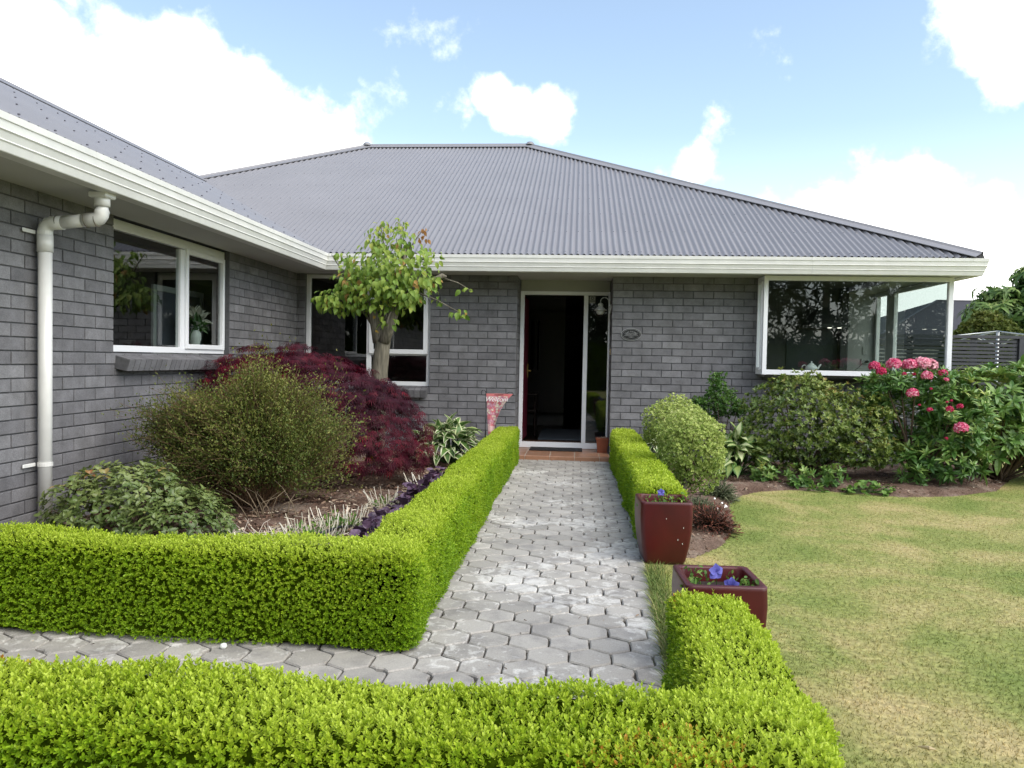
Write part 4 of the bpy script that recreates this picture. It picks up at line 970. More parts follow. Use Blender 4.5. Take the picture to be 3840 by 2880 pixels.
# heucheras along the hedge
M['heuchera'] = leafmat('plum_coral_bell_leaves', [(0, (.035, .018, .035)), (.5, (.10, .055, .095)), (.9, (.19, .12, .19)), (1, (.16, .02, .04))], .15, .35, .6)
lob = blade_leaf(1.0, 5, .25, .25, .05, shape=lambda x: .25+.75*abs(math.sin(x*PI*1.02))**.4 if x < .98 else .12)
def clump(name, label, cat, c, R, n, tpl, size, mat, seed, group=None, up=.6):
    r = np.random.default_rng(seed); t = thing(name, label, cat, (c[0], c[1], 0), group); d = rdir(n, r); d[:, 2] = np.abs(d[:, 2])
    P = np.array([c[0], c[1], 0]) + d*np.array(R)*(.55+.45*r.random(n))[:, None]; D = unit(d*np.array([1, 1, .4]) + r.normal(0, .35, (n, 3)))
    scatter('foliage', tpl, P, D, unit(np.array([0, 0, 1])+d*.6+r.normal(0, .3, (n, 3))), size*(1+r.normal(0, .2, n)), np.clip(.5+r.normal(0, .22, n), 0, 1), mat, t)
    mb = MB()
    for i in range(0, n, 3): mb.tube([(c[0]+r.normal(0, .01), c[1]+r.normal(0, .01), .02), tuple(P[i])], .0022, 4)
    mb.build('stalk', mat, t); return t
HPOS = [(-1.50, 3.95, .15), (-1.34, 4.05, .16), (-1.17, 4.3, .17), (-1.15, 4.65, .19), (-1.18, 4.95, .20), (-1.14, 5.3, .19), (-1.13, 5.65, .18), (-1.15, 6.0, .2), (-1.13, 6.4, .22), (-1.15, 6.85, .22)]
for i, (x, y, h) in enumerate(HPOS):
    clump('heuchera', 'dark plum coral bells clump in the row edging the box hedge', 'heuchera', (x-.07, y), (.17, .17, h+.05), 110, lob, .066, M['heuchera'], 90+i, 'plum coral bells along the hedge')
# cut back perennials: bleached stubs and new green
M['weed'] = leafmat('fresh_green_leaves', [(0, (.04, .10, .02)), (.5, (.11, .22, .04)), (1, (.24, .36, .07))], .25, .5, .3)
def stubs(label, c, R, n, ng, seed, hh=.16):
    r = np.random.default_rng(seed); t = thing('cut_back_perennial', label, 'perennial', (c[0], c[1], 0), 'cut back perennials in the left bed')
    a = r.random(n)*6.28; q = r.random(n)**.5; P = np.stack([c[0]+R*q*np.cos(a), c[1]+R*1.1*q*np.sin(a), np.full(n, .025)], 1)
    D = unit(np.stack([np.cos(a)*q*.7, np.sin(a)*q*.5, np.ones(n)], 1)+r.normal(0, .18, (n, 3))); l = hh*(.5+.7*r.random(n)); tv = np.array(STICK[0], float); tv[:, 1:] *= .0075/hh
    setting(scatter('cut_stalks', (tv, STICK[1]), P, D, rdir(n, r), l, .6+.4*r.random(n), M['white_dry'], t), 'stuff')
    m = n*3; a = r.random(m)*6.28; P = np.stack([c[0]+R*1.3*r.normal(0, .6, m), c[1]+R*1.2*r.normal(0, .6, m), .05+.015*r.random(m)], 1); tv = np.array(STICK[0], float); tv[:, 1:] *= .05
    setting(scatter('fallen_straw', (tv, STICK[1]), P, unit(np.stack([np.cos(a), np.sin(a), r.normal(0, .12, m)], 1)), rdir(m, r), .06+.07*r.random(m), .1+.7*r.random(m), M['white_dry'], t), 'stuff')
    d = rdir(ng, r); d[:, 2] = np.abs(d[:, 2]); P = np.array([c[0], c[1], .03])+d*np.array([R, R, .10])*(.3+.8*r.random(ng))[:, None]
    scatter('foliage', LEAF, P, unit(d+np.array([0, 0, .5])+r.normal(0, .4, (ng, 3))), rdir(ng, r)+np.array([0, 0, 1.2]), .03*(1+r.normal(0, .2, ng)), np.clip(.5+r.normal(0, .2, ng), 0, 1), M['weed'], t)
stubs('flattened clump of bleached cut stalks nearest the front hedge', (-1.92, 4.35), .19, 36, 120, 101, .13)
stubs('wide clump of white cut stalks with green shoots in mid bed', (-1.72, 4.85), .24, 60, 220, 102, .15)
stubs('spiky clump of upright white stubs behind the black irrigation pipe', (-1.62, 5.25), .22, 58, 240, 103, .15)
stubs('small tuft of white stubs with bright green base before the purple maple', (-1.47, 6.05), .15, 36, 120, 104, .16)
stubs('tuft of brown stubs with green leaves beside the far plum coral bells', (-1.30, 6.75), .14, 26, 110, 105, .18)
for i, (lbl, c, R) in enumerate([('small leafy green perennial behind the front hedge near the dead twigs', (-2.02, 4.35), (.15, .15, .12)), ('low green seedling right of the leafy perennial behind the front hedge', (-1.72, 4.1), (.12, .12, .09)),
      ('small green weed at the foot of the white edged hosta', (-1.28, 7.35), (.16, .2, .14))]):
    clump('perennial', lbl, 'plant', c, R, 120, LEAF, .045, M['weed'], 110+i)
tag(MB().tube([(-1.88, 4.5, .05), (-1.72, 4.75, .075), (-1.58, 5.05, .09), (-1.5, 5.3, .05)], .011, 8).build('irrigation_pipe', M['black'], None, smooth=True), 'short black irrigation pipe lying among the white cut stalks', 'pipe')

# ---- right bed
M['pitto'] = leafmat('variegated_small_leaves', [(0, (.13, .22, .04)), (.35, (.29, .40, .085)), (.65, (.50, .58, .18)), (1, (.74, .76, .36))], .25, .45, .35)
ros5 = rosette((LEAF[0], LEAF[1]), 6, (5, 60), .2, 5)
bt = bush('standard_pittosporum', 'pale green variegated topiary ball on a bare stem behind the tall red pot', 'shrub',
     [(1.0, 6.6, .50, .285, .28, .29), (.99, 6.62, .63, .25, .25, .20)], 4200, ros5, .021, M['pitto'], 121, up=.5, spread=.5, shell=.38, lump=.19, nstem=8, srad=.010, base=(.97, 6.6, .22), group='variegated topiary balls', zmin=.14, fr=4)
MB().tube([(.90, 6.5, 0), (.92, 6.52, .12), (.97, 6.6, .30)], [.028, .026, .02], 10).build('trunk', M['bark'], bt, smooth=True)
bt = bush('standard_pittosporum', 'second variegated topiary ball half hidden behind the front topiary near the wall', 'shrub',
     [(1.05, 8.0, .61, .31, .3, .29)], 2700, ros5, .023, M['pitto'], 122, up=.5, spread=.5, shell=.38, lump=.17, nstem=8, srad=.010, base=(1.12, 8.0, .2), group='variegated topiary balls', zmin=.2)
MB().tube([(1.1, 8.0, 0), (1.12, 8.0, .3)], [.026, .02], 10).build('trunk', M['bark'], bt, smooth=True)
M['fresh'] = leafmat('glossy_green_small_leaves', [(0, (.03, .09, .02)), (.5, (.09, .20, .04)), (.85, (.20, .33, .06)), (1, (.38, .40, .08))], .25, .4, .45)
bush('slender_shrub', 'airy fresh green shrub on thin brown stems against the brick wall', 'shrub',
     [(1.74, 9.35, .78, .24, .2, .20), (1.70, 9.35, 1.0, .12, .12, .15), (1.95, 9.35, .72, .14, .14, .10), (1.5, 9.35, .76, .12, .12, .09)], 1050, ros5, .030, M['fresh'], 131, up=.5, spread=.6, shell=.75, lump=.25, nstem=16, srad=.009, base=(1.76, 9.35, 0), zmin=.45)
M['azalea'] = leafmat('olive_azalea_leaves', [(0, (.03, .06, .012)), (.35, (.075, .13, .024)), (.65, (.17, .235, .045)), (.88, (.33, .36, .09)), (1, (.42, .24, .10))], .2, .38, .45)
ros7 = rosette(blade_leaf(.40, 3, .15, .2), 7, (10, 50), .2, 7)
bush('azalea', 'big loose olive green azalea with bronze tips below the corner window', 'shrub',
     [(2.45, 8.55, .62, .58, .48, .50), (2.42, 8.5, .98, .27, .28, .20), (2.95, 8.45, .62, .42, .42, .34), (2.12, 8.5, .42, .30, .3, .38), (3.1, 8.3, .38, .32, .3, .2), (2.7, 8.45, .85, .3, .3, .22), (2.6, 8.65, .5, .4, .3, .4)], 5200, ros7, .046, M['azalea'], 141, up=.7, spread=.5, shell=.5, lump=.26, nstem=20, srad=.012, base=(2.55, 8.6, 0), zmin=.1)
for i, (lbl, x, y, h) in enumerate([('small bright green azalea seedling at the left foot of the big azalea', 1.98, 8.1, .2), ('small glossy azalea seedling in the middle below the big azalea', 2.3, 7.98, .19), ('right hand azalea seedling spilling to the lawn edge', 2.62, 7.95, .22)]):
    bush('azalea_seedling', lbl, 'shrub', [(x, y, h*.55, .15, .13, h*.6)], 60, ros7, .06, M['rhodo'], 150+i, up=.8, spread=.4, shell=.6, nstem=5, srad=.006, group='azalea seedlings along the lawn', zmin=.02)
ros9 = rosette(blade_leaf(.27, 4, .25, .2), 10, (-5, 28), .12, 9, 1)
RH = [(3.62, 8.6, 1.12, .50, .42, .15), (3.30, 8.5, 1.02, .24, .3, .14), (3.95, 8.45, .90, .34, .36, .28), (3.95, 8.3, .58, .34, .32, .22), (3.88, 8.25, .30, .36, .3, .2), (4.15, 8.35, .72, .22, .3, .22), (3.5, 8.35, .34, .14, .16, .10), (3.5, 8.1, .16, .14, .14, .08), (3.75, 8.75, .6, .4, .25, .4), (3.4, 8.75, .75, .25, .2, .3)]
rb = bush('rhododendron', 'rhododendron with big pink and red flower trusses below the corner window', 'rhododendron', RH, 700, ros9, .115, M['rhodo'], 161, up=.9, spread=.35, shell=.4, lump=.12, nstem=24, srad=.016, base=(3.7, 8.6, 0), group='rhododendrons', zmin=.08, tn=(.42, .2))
M['petal'] = leafmat('rhododendron_petals', [(0, (.45, .012, .05)), (.35, (.66, .03, .16)), (.6, (.80, .16, .33)), (1, (.95, .60, .66))], .35, .55, .3)
pet = blade_leaf(.75, 3, .5, .5, .08, (.25, -.15))
floret = rosette(pet, 5, (5, 30), .08, 12)
def truss(x, y, z, R, tone, seed, name='flower_truss'):
    r = np.random.default_rng(seed); n = int(26 if R > .05 else 12); d = rdir(n*2, r); d = d[(d[:, 2] > -.35)][:n]; m = len(d)
    scatter(name, floret, np.array([x, y, z])+d*R*.72*np.array([1, 1, .8]), d, rdir(m, r), R*.55*(1+r.normal(0, .1, m)), np.clip(tone+r.normal(0, .13, m), 0, 1), M['petal'], rb, smooth=False)
S0 = 3840/2212
def pix(x, y, Yw):
    X = (x*S0-1920)/F_PX; Yp = (y*S0-1440)/F_PX; d = fw + r2*X - u2*Yp; return Vector((0, 0, 1.25)) + d*(Yw/d.y)
TR = [(3.128, 8.30, 1.262, .062, .25), (3.180, 8.25, 1.205, .055, .1), (3.388, 8.45, 1.280, .085, .62), (3.55, 8.45, 1.275, .085, .45), (3.68, 8.45, 1.30, .085, .82), (3.77, 8.5, 1.28, .09, .9), (3.62, 8.2, 1.17, .06, .55), (3.80, 8.25, 1.20, .05, .2), (3.44, 8.1, .99, .062, .42),
      (3.375, 8.15, 1.185, .026, 0), (3.47, 8.15, 1.185, .02, 0), (3.57, 8.0, .83, .030, .1), (3.76, 8.0, .84, .042, .12), (3.86, 8.0, .872, .035, .05), (3.88, 8.0, .65, .075, .5), (3.74, 8.0, .545, .02, 0), (3.76, 8.05, .91, .016, 0), (3.80, 8.05, .925, .016, 0), (3.49, 8.05, .875, .015, 0), (3.62, 8.1, 1.04, .018, 0), (3.81, 8.2, 1.135, .028, .35)]
for i, (x, y, z, R, tone) in enumerate(TR): truss(x, y, z, R, tone, 170+i, 'flower_truss' if R > .025 else 'flower_bud')
bush('rhododendron', 'large flowerless rhododendron with long pale green leaves at the right of the bed', 'rhododendron',
     [(4.55, 8.75, .55, .34, .35, .34), (4.25, 8.95, .55, .36, .25, .45), (5.3, 8.9, .35, .4, .4, .3), (4.95, 8.9, .45, .42, .4, .32), (4.85, 8.9, 1.05, .66, .5, .24), (5.3, 8.8, 1.08, .50, .5, .26), (4.5, 8.7, .95, .3, .36, .28), (5.35, 8.8, .55, .32, .4, .25), (5.0, 8.85, 1.2, .4, .4, .12)], 900, rosette(blade_leaf(.32, 4, .25, .2), 9, (-15, 28), .14, 10, 1), .145, M['rhodo'], 201, up=.9, spread=.35, shell=.35, lump=.1, nstem=34, srad=.018, base=(4.75, 8.9, 0), group='rhododendrons', zmin=.25, tn=(.62, .2))
bush('rhododendron_seedling', 'young dark green rhododendron low at the far right end of the bed', 'shrub', [(5.35, 9.3, .22, .34, .3, .2)], 70, ros9, .12, M['rhodo'], 202, up=.8, shell=.5, nstem=6)
M['heath'] = leafmat('reddish_heath_foliage', [(0, (.04, .03, .02)), (.5, (.16, .055, .04)), (1, (.30, .12, .07))], .15, .7, .2)
M['greyg'] = leafmat('grey_green_herb', [(0, (.06, .08, .045)), (.5, (.15, .18, .10)), (1, (.28, .30, .18))], .2, .7, .2)
clump('heath', 'low reddish brown heath beside the tall red pot', 'heath', (1.02, 5.75), (.22, .30, .20), 1500, NLEAF, .03, M['heath'], 211)
clump('daisy_bush', 'small grey green daisy mound between the heath and topiary stem', 'plant', (1.02, 6.25), (.17, .22, .17), 900, NLEAF, .03, M['greyg'], 212)
rr_ = np.random.default_rng(5); 
for i in range(7):
    x, y, z = 1.08+rr_.random()*.14, 6.0+rr_.random()*.25, .10+.07*rr_.random(); MB().tube([(x, y, z), (x+.004, y-.006, z+.004)], .008, 7).build('flower', M['white_flag'], bpy.data.objects['daisy_bush'])
clump('lavender', 'wispy grey lavender tuft at the right foot of the topiary', 'plant', (1.34, 7.1), (.17, .18, .18), 800, NLEAF, .04, M['greyg'], 213)
clump('geranium', 'light green rounded leaf groundcover at the lawn edge before the pink rhododendron', 'plant', (2.9, 7.75), (.28, .13, .12), 90, lob, .05, M['weed'], 214)
clump('geranium', 'tiny green groundcover sprig at the foot of the right hand azalea seedling', 'plant', (2.42, 7.8), (.09, .07, .07), 40, LEAF, .05, M['weed'], 215)
tag(MB().tube([(4.12+.05*math.cos(a)*.5, 8.25+.02*math.sin(a), .14+.11*math.sin(a)) for a in np.linspace(-.4, 3.6, 14)], .005, 6).build('wire_hoop', M['steel'], None, smooth=True), 'small grey wire hoop stuck in the soil under the rhododendrons', 'hoop')

# bark chips and litter over both beds
r = np.random.default_rng(220)
def litter(name, poly, n, size, y0=None):
    flat = name == 'path_litter'
    xs = [p[0] for p in poly]; ys = [p[1] for p in poly]; P = np.stack([r.uniform(min(xs), max(xs), n*2), r.uniform(min(ys), max(ys), n*2)], 1); P = P[inpoly(P, poly) & (pdist(P, poly) > .015)][:n]; m = len(P)
    z = (0 if flat else .045)*np.clip(pdist(P, poly)/.15, 0, 1)+(.009 if flat else .006); a = r.random(m)*6.28
    tp = ([(0, -.22, 0), (1, -.15, .03), (.95, .2, 0), (.05, .18, .06)], [(0, 1, 2, 3)])
    return setting(scatter(name, tp, np.column_stack([P, z]), np.stack([np.cos(a), np.sin(a), r.normal(0, .25, m)], 1), unit(np.array([0, 0, 1.])+r.normal(0, .35, (m, 3))), size*(.5+r.random(m)), np.clip(r.random(m)**1.5, 0, 1), M['chips']), 'stuff')
litter('bark_mulch', [(-3.2, 3.4), (-.98, 3.4), (-.98, 8.6), (-3.2, 8.6)], 9000, .035); litter('leaf_litter', RB, 5200, .026)
litter('leaf_litter', [(4.0, 8.05), (4.6, 8.6), (4.9, 9.2), (4.5, 9.0), (4.0, 8.5)], 700, .05)

litter('path_litter', [(-3.4, 2.0), (.34, 2.0), (.44, 9.4), (-.62, 9.4), (-.58, 3.1), (-3.4, 3.1)], 150, .012)
# ---- lawn blades
n = 230000; r = np.random.default_rng(230)
u = r.random(n); y = 1.5 + 9.0*u**1.35; x = .38 + r.random(n)*(.62*y+1.2)
P = np.stack([x, y], 1)
edge = np.interp(y, [p[1] for p in RE], [p[0] for p in RE])
k = (x > edge+.004+.012*r.random(n)) & (~inpoly(P, RB)) & (x < 9) & ~((y > 9.6) & (x < 4.3)); P = P[k]; m = len(P); x, y = P[:, 0], P[:, 1]; edge = edge[k]
lng = (x-edge < .10+.02*r.random(m)) & (y < 4.6)
hgt = .011+.010*r.random(m); hgt = np.where(lng, .03+.035*r.random(m), hgt)
D = unit(np.array([0, 0, 1.]) + r.normal(0, .75, (m, 3))*np.array([1, 1, .15])); NV = rdir(m, r)
tone = np.clip(.5+r.normal(0, .22, m), 0, 1)
bl = (np.array([(0, -.11, 0), (0, .11, 0), (1, 0, 0)]), BLADE[1])
setting(scatter('lawn_grass', bl, np.column_stack([P, np.full(m, -.004)]), D, NV, hgt, tone, M['blade']), 'stuff')
M['edgegrass'] = leafmat('long_edge_grass', [(0, (.08, .14, .03)), (.5, (.17, .24, .06)), (1, (.42, .38, .18))], .3, .6, .2)
n = 2600; y = 1.9+r.random(n)**1.1*2.7; x = np.interp(y, [p[1] for p in RE], [p[0] for p in RE])+.0+r.random(n)**1.3*.09
a = r.random(n)*6.28; D = unit(np.stack([np.cos(a)*.8-.25, np.sin(a)*.6, .55+.5*r.random(n)], 1)); g = (np.array([(0, -.035, 0), (0, .035, 0), (.5, .03, .05), (.5, -.03, .05), (1, 0, -.05)]), )
eg = ([(0, -.03, 0), (0, .03, 0), (.55, .022, .05), (.55, -.022, .05), (1, .002, -.08), (1, -.002, -.08)], [(0, 1, 2, 3), (3, 2, 4, 5)])
setting(scatter('edge_grass', eg, np.column_stack([x, y, np.zeros(n)]), D, unit(np.array([0, 0, 1.])+r.normal(0, .2, (n, 3))), .05+.05*r.random(n), np.clip(.5+r.normal(0, .25, n), 0, 1), M['edgegrass']), 'stuff')
tag(MB().tube([(1.14, 2.55, .018), (1.165, 2.53, .024), (1.19, 2.535, .018)], [.002, .007, .001], 6).build('dead_leaf', M['tan'], None), 'single pale dry leaf curled on the lawn at bottom right', 'leaf')
tag(MB().lathe([(.0, 0), (.012, .003), (.016, .012), (.012, .022), (0, .026)], (-1.46, 3.085, .004), 9).build('white_pebble', M['porcelain'], None, smooth=True), 'small round whitish pebble on the pavers at the foot of the long hedge', 'pebble')

# ================================================================== pots
def pot(label, x, y, w_, h, rot, seed):
    t = thing('planter_pot', label, 'planter', (x, y, 0), 'tall square oxblood glazed pots'); mb = MB(); n = 4
    prof = [(.74, 0), (.80, .06), (.90, .28), (.975, .55), (1.0, .80), (.985, .955), (.985, .99), (.965, 1.0), (.83, 1.0), (.81, .98), (.80, .82)]
    def ring(s, z, rd=.028):
        h_ = w_/2*s; pts = []
        for cx, cy, a0 in ((h_-rd, h_-rd, 0), (-h_+rd, h_-rd, 90), (-h_+rd, -h_+rd, 180), (h_-rd, -h_+rd, 270)):
            for k in range(5): a = math.radians(a0+22.5*k); pts.append((cx+rd*math.cos(a), cy+rd*math.sin(a)))
        c, s_ = math.cos(rot), math.sin(rot); return [(x+p*c-q*s_, y+p*s_+q*c, z) for p, q in pts]
    vs = []; 
    for s, z in prof: vs += ring(s, z*h+.001)
    m = 20; fs = [(i*m+k, i*m+(k+1) % m, (i+1)*m+(k+1) % m, (i+1)*m+k) for i in range(len(prof)-1) for k in range(m)] + [tuple(range(m))[::-1]]
    mb.add(vs, fs); o = mb.build('pot_body', M['oxblood'], t, smooth=True)
    MB().add(ring(.80, h*.84), [tuple(range(m))]).build('potting_soil', M['potting'], t)
    rr = np.random.default_rng(seed)
    for i in range(9):
        px_ = x+(rr.random()-.5)*w_*.72; z = h*(.15+.62*rr.random()); f = np.interp(z/h, [.06, .28, .55, .8], [.80, .90, .975, 1.0]); yy = y-w_/2*f-.0006
        MB().add([(px_, yy, z), (px_+.0025, yy, z+.001), (px_+.002, yy, z+.006*(1+2*rr.random())), (px_-.0015, yy, z+.006)], [(0, 1, 2, 3)]).build('glaze_chip', M['porcelain'], t)
    return t
def ox():
    m, nt, b = new_mat('oxblood_glaze'); geo = N(nt, 'ShaderNodeNewGeometry'); n1 = N(nt, 'ShaderNodeTexNoise', Scale=6.0, Detail=5.0); L(nt, geo.outputs['Position'], n1.inputs['Vector'])
    r1 = ramp(nt, [(.3, (.050, .0022, .0035)), (.7, (.085, .004, .0055))]); L(nt, n1.outputs['Fac'], r1.inputs['Fac']); L(nt, r1.outputs['Color'], b.inputs['Base Color'])
    b.inputs['Roughness'].default_value = .42; b.inputs['Coat Weight'].default_value = .08; b.inputs['Coat Roughness'].default_value = .1; return m
M['oxblood'] = ox()
pot('tall oxblood red square pot with one blue pansy at the end of the short hedge', .575, 4.885, .325, .392, math.radians(3), 1)
pot('oxblood red square pot with two blue pansies partly hidden by the near hedge', .60, 3.155, .325, .385, math.radians(3), 2)
def pansy(label, x, y, z, fl, seed, group='blue pansies in the red pots', spots=((0, 0),)):
    r = np.random.default_rng(seed); t = thing('pansy', label, 'pansy', (x, y, z), group); P = []
    for (sx_, sy_) in spots:
        n = 34; q = r.normal(0, .026, (n, 3)); q[:, 2] = np.abs(q[:, 2])*1.2+.005; P.append(q+np.array([x+sx_, y+sy_, z]))
    P = np.concatenate(P); n = len(P)
    scatter('foliage', LEAF, P, unit(r.normal(0, .6, (n, 3))+np.array([0, -.1, .5])), rdir(n, r)+np.array([0, -.3, 1]), .024*(1+r.normal(0, .2, n)), np.clip(.5+r.normal(0, .2, n), 0, 1), M['weed'], t)
    for (dx, dy, dz_, s, tx) in fl:
        mb = MB().tube([(x+dx*.5, y+dy*.5, z), (x+dx*.8, y+dy, z+dz_*.6), (x+dx, y+dy, z+dz_)], .0016, 5); mb.build('stalk', M['weed'], t)
        pt_ = blade_leaf(.95, 4, .3, .2, .06, (-.1, .1)); k = 5; a = np.array([90, 20, 160, 235, 305])*PI/180
        Dp = np.stack([np.cos(a)*math.cos(tx), np.sin(tx)*np.cos(a)-.15*np.ones(k), np.sin(a)*.8+.2], 1)
        scatter('flower', pt_, np.tile([x+dx, y+dy-.004, z+dz_], (k, 1)), Dp, np.tile([.2*math.sin(tx), -1.0, .35], (k, 1)), s*np.ones(k), .5+.4*r.random(k), M['petal_blue'], t, smooth=True)
pansy('single dark blue pansy growing in the tall red pot', .59, 4.86, .335, [(-.035, -.01, .10, .026, .2)], 301, spots=((-.09, -.05), (-.01, -.02), (.02, .02), (.10, .01)))
pansy('pair of violet blue pansies growing in the pot behind the near hedge', .60, 3.12, .33, [(-.02, -.02, .085, .036, .5), (.035, -.06, .045, .034, -.5)], 302, spots=((-.10, -.02), (-.07, -.06), (.10, -.03), (.08, .02), (-.10, .06)))
# terracotta window-box at the door
t = thing('terracotta_trough', 'small square terracotta pot with a dead plant on the doorstep', 'plant pot', (.375, 10.12, .055))
mb = MB(); 
for (s0, z0_, s1, z1_) in ((.062, .055, .078, .225), (.086, .225, .088, .25)):
    vs = [(.375+sx_*s, 10.12+sy_*s, z) for s, z in ((s0, z0_), (s1, z1_)) for sx_, sy_ in ((-1, -1), (1, -1), (1, 1), (-1, 1))]
    mb.add(vs, [(0, 1, 5, 4), (1, 2, 6, 5), (2, 3, 7, 6), (3, 0, 4, 7), (3, 2, 1, 0)])
vs = [(.375+sx_*s, 10.12+sy_*s, z) for s, z in ((.088, .25), (.074, .25), (.072, .232)) for sx_, sy_ in ((-1, -1), (1, -1), (1, 1), (-1, 1))]
mb.add(vs, [(i*4+k, i*4+(k+1) % 4, (i+1)*4+(k+1) % 4, (i+1)*4+k) for i in range(2) for k in range(4)]); mb.build('pot_body', M['terra'], t)
MB().poly([(.303, 10.048, .236), (.447, 10.048, .236), (.447, 10.192, .236), (.303, 10.192, .236)]).build('potting_soil', M['potting'], t)
rr = np.random.default_rng(6); scatter('dead_plant', LEAF, np.array([.375, 10.10, .24])+rr.normal(0, .022, (26, 3))*np.array([1, 1, .4]), rdir(26, rr)+np.array([0, 0, .5]), rdir(26, rr), .035*np.ones(26), rr.random(26)*.9, M['chips'], t)
# mat
tag(MB().bbox(-.59, .115, 10.09, 10.43, .0556, .070, .006).build('door_mat', M['rubber'], None), 'thin black rubber door mat on the terracotta doorstep', 'mat')

# ================================================================== flag
fl = thing('garden_flag', 'pink and cream welcome flag twisted on a thin black stand beside the door', 'flag', (-1.055, 9.0, 0))
cv = MB(); fx = -1.052; Y0 = 9.0
cv.tube([(fx, Y0, 0), (fx, Y0, .845)], .0045, 6)
cv.tube([(fx+.0, Y0, .83)]+[(fx-.028+.028*math.cos(a), Y0, .858+.030*math.sin(a)) for a in np.linspace(0, 4.9, 16)], .0042, 6)
cv.tube([(fx-.025, Y0, .829), (fx+.30, Y0, .842), (fx+.325, Y0, .848)], .0042, 6)
cv.tube([(fx+.235, Y0, .842)]+[(fx+.29+.035*math.cos(a), Y0, .845+.027*math.sin(a)) for a in np.linspace(2.4, -.1, 10)]+[(fx+.322, Y0, .83)], .0042, 6)
cv.build('stand', M['black'], fl, smooth=True)
def flagmat():
    m, nt, b = new_mat('floral_print'); geo = N(nt, 'ShaderNodeNewGeometry'); vo = N(nt, 'ShaderNodeTexVoronoi', Scale=42.0); vo.inputs['Randomness'].default_value = .9; L(nt, geo.outputs['Position'], vo.inputs['Vector'])
    r1 = ramp(nt, [(0, (.62, .18, .20)), (.3, (.75, .64, .50)), (.45, (.58, .26, .30)), (.62, (.72, .68, .52)), (.8, (.62, .36, .42)), (1, (.64, .24, .22))], 'CONSTANT')
    sp = N(nt, 'ShaderNodeSeparateColor'); L(nt, vo.outputs['Color'], sp.inputs[0]); L(nt, sp.outputs[0], r1.inputs['Fac'])
    r2_ = ramp(nt, [(.0, (1.1, 1.1, 1.0)), (.4, (.85, .8, .85)), (.6, (.75, .62, .72))]); L(nt, vo.outputs['Distance'], r2_.inputs['Fac'])
    mx = N(nt, 'ShaderNodeMixRGB', blend_type='MULTIPLY'); mx.inputs[0].default_value = 1; L(nt, r1.outputs['Color'], mx.inputs[1]); L(nt, r2_.outputs['Color'], mx.inputs[2]); L(nt, mx.outputs[0], b.inputs['Base Color']); b.inputs['Roughness'].default_value = .8; return m
M['print'] = flagmat(); M['pinkband'] = plain('salmon_pink_cloth', (.60, .17, .17), .75, .15, 30); M['palecloth'] = plain('pale_pink_cloth', (.66, .42, .42), .8, .12, 30)
def cloth(z0, z1, mat, name, n=10):
    mb = MB(); vs = []; W = 9
    for i in range(n+1):
        z = z0+(z1-z0)*i/n; f = (z-.37)/(.842-.37)
        l = -1.046+.030*(1-f); rgt = -.945+.045*f+.165*max(0, f)**2.6
        for k in range(W): u_ = k/(W-1); vs.append((l+(rgt-l)*u_, Y0-.006-.022*math.sin(u_*6+f*2)*u_*(1-.3*f), z-.012*u_*(1-f)))
    mb.add(vs, [(i*W+k, i*W+k+1, (i+1)*W+k+1, (i+1)*W+k) for i in range(n) for k in range(W-1)]); return mb.build(name, mat, fl, smooth=True)
cloth(.40, .47, M['palecloth'], 'lower_panel'); cloth(.37, .40, M['pinkband'], 'hem', 3); cloth(.47, .82, M['print'], 'printed_panel', 24); cloth(.82, .850, M['pinkband'], 'top_sleeve', 3)
def text(body, loc, size, rot, mat, parent, name, shear=0, sx_=1, ext=.0006):
    c = bpy.data.curves.new(name, 'FONT'); c.body = body; c.size = size; c.shear = shear; c.align_x = 'CENTER'; c.align_y = 'CENTER'; c.extrude = ext
    o = bpy.data.objects.new(name+'_src', c); COL.objects.link(o); dg = bpy.context.evaluated_depsgraph_get(); me = bpy.data.meshes.new_from_object(o.evaluated_get(dg)); COL.objects.unlink(o); bpy.data.objects.remove(o)
    Mx = Matrix.Translation(loc) @ Matrix.Rotation(rot, 4, 'Y') @ Matrix.Rotation(PI/2, 4, 'X') @ Matrix.Diagonal((sx_, 1, 1, 1)); me.transform(Mx); me.materials.clear(); me.materials.append(mat)
    o = bpy.data.objects.new(name, me); COL.objects.link(o)
    if parent: o.parent = parent; o.matrix_parent_inverse = Matrix.Translation(-Vector(parent_loc(parent)))
    return o
text('Welcom', (-.925, Y0-.036, .782), .078, math.radians(-1), M['white_flag'], fl, 'lettering', .35)

# ================================================================== plaque, lantern, sticker, bell push
pq = thing('house_plaque', 'oval black plaque with silver lettering on the brick wall right of the door', 'plaque', (.705, 9.88, 1.61))
pc = (.705, YF-.003, 1.61)
def oval(a, b__, y0, y1, mat, name):
    n = 40; vs = [(pc[0]+a*math.cos(2*PI*k/n), y, pc[2]+b__*math.sin(2*PI*k/n)) for y in (y0, y1) for k in range(n)]
    return MB().add(vs, [tuple(range(n))]+[(k, (k+1) % n, n+(k+1) % n, n+k) for k in range(n)]).build(name, mat, pq)
M['silver'] = plain('pewter', (.50, .50, .50), .4, .08, 30, metal=.3)
oval(.128, .079, YF-.016, YF, M['silver'], 'rim'); oval(.1235, .0745, YF-.0175, YF-.01, M['black'], 'plate'); oval(.113, .065, YF-.019, YF-.01, M['silver'], 'inner_rim'); oval(.1105, .0625, YF-.0205, YF-.01, M['black'], 'field')
s_ = 'NEW ZEALAND'
for i, ch in enumerate(s_):
    if ch == ' ': continue
    th = math.radians((i-5)*9.0); text(ch, (pc[0]+.078*math.sin(th)*1.05, YF-.022, pc[2]-.038+.076*math.cos(th)), .0175, th*.8, M['silver'], pq, 'letter')
text('CENTURY FARM', (pc[0], YF-.022, pc[2]), .020, 0, M['silver'], pq, 'lettering', sx_=1.02)
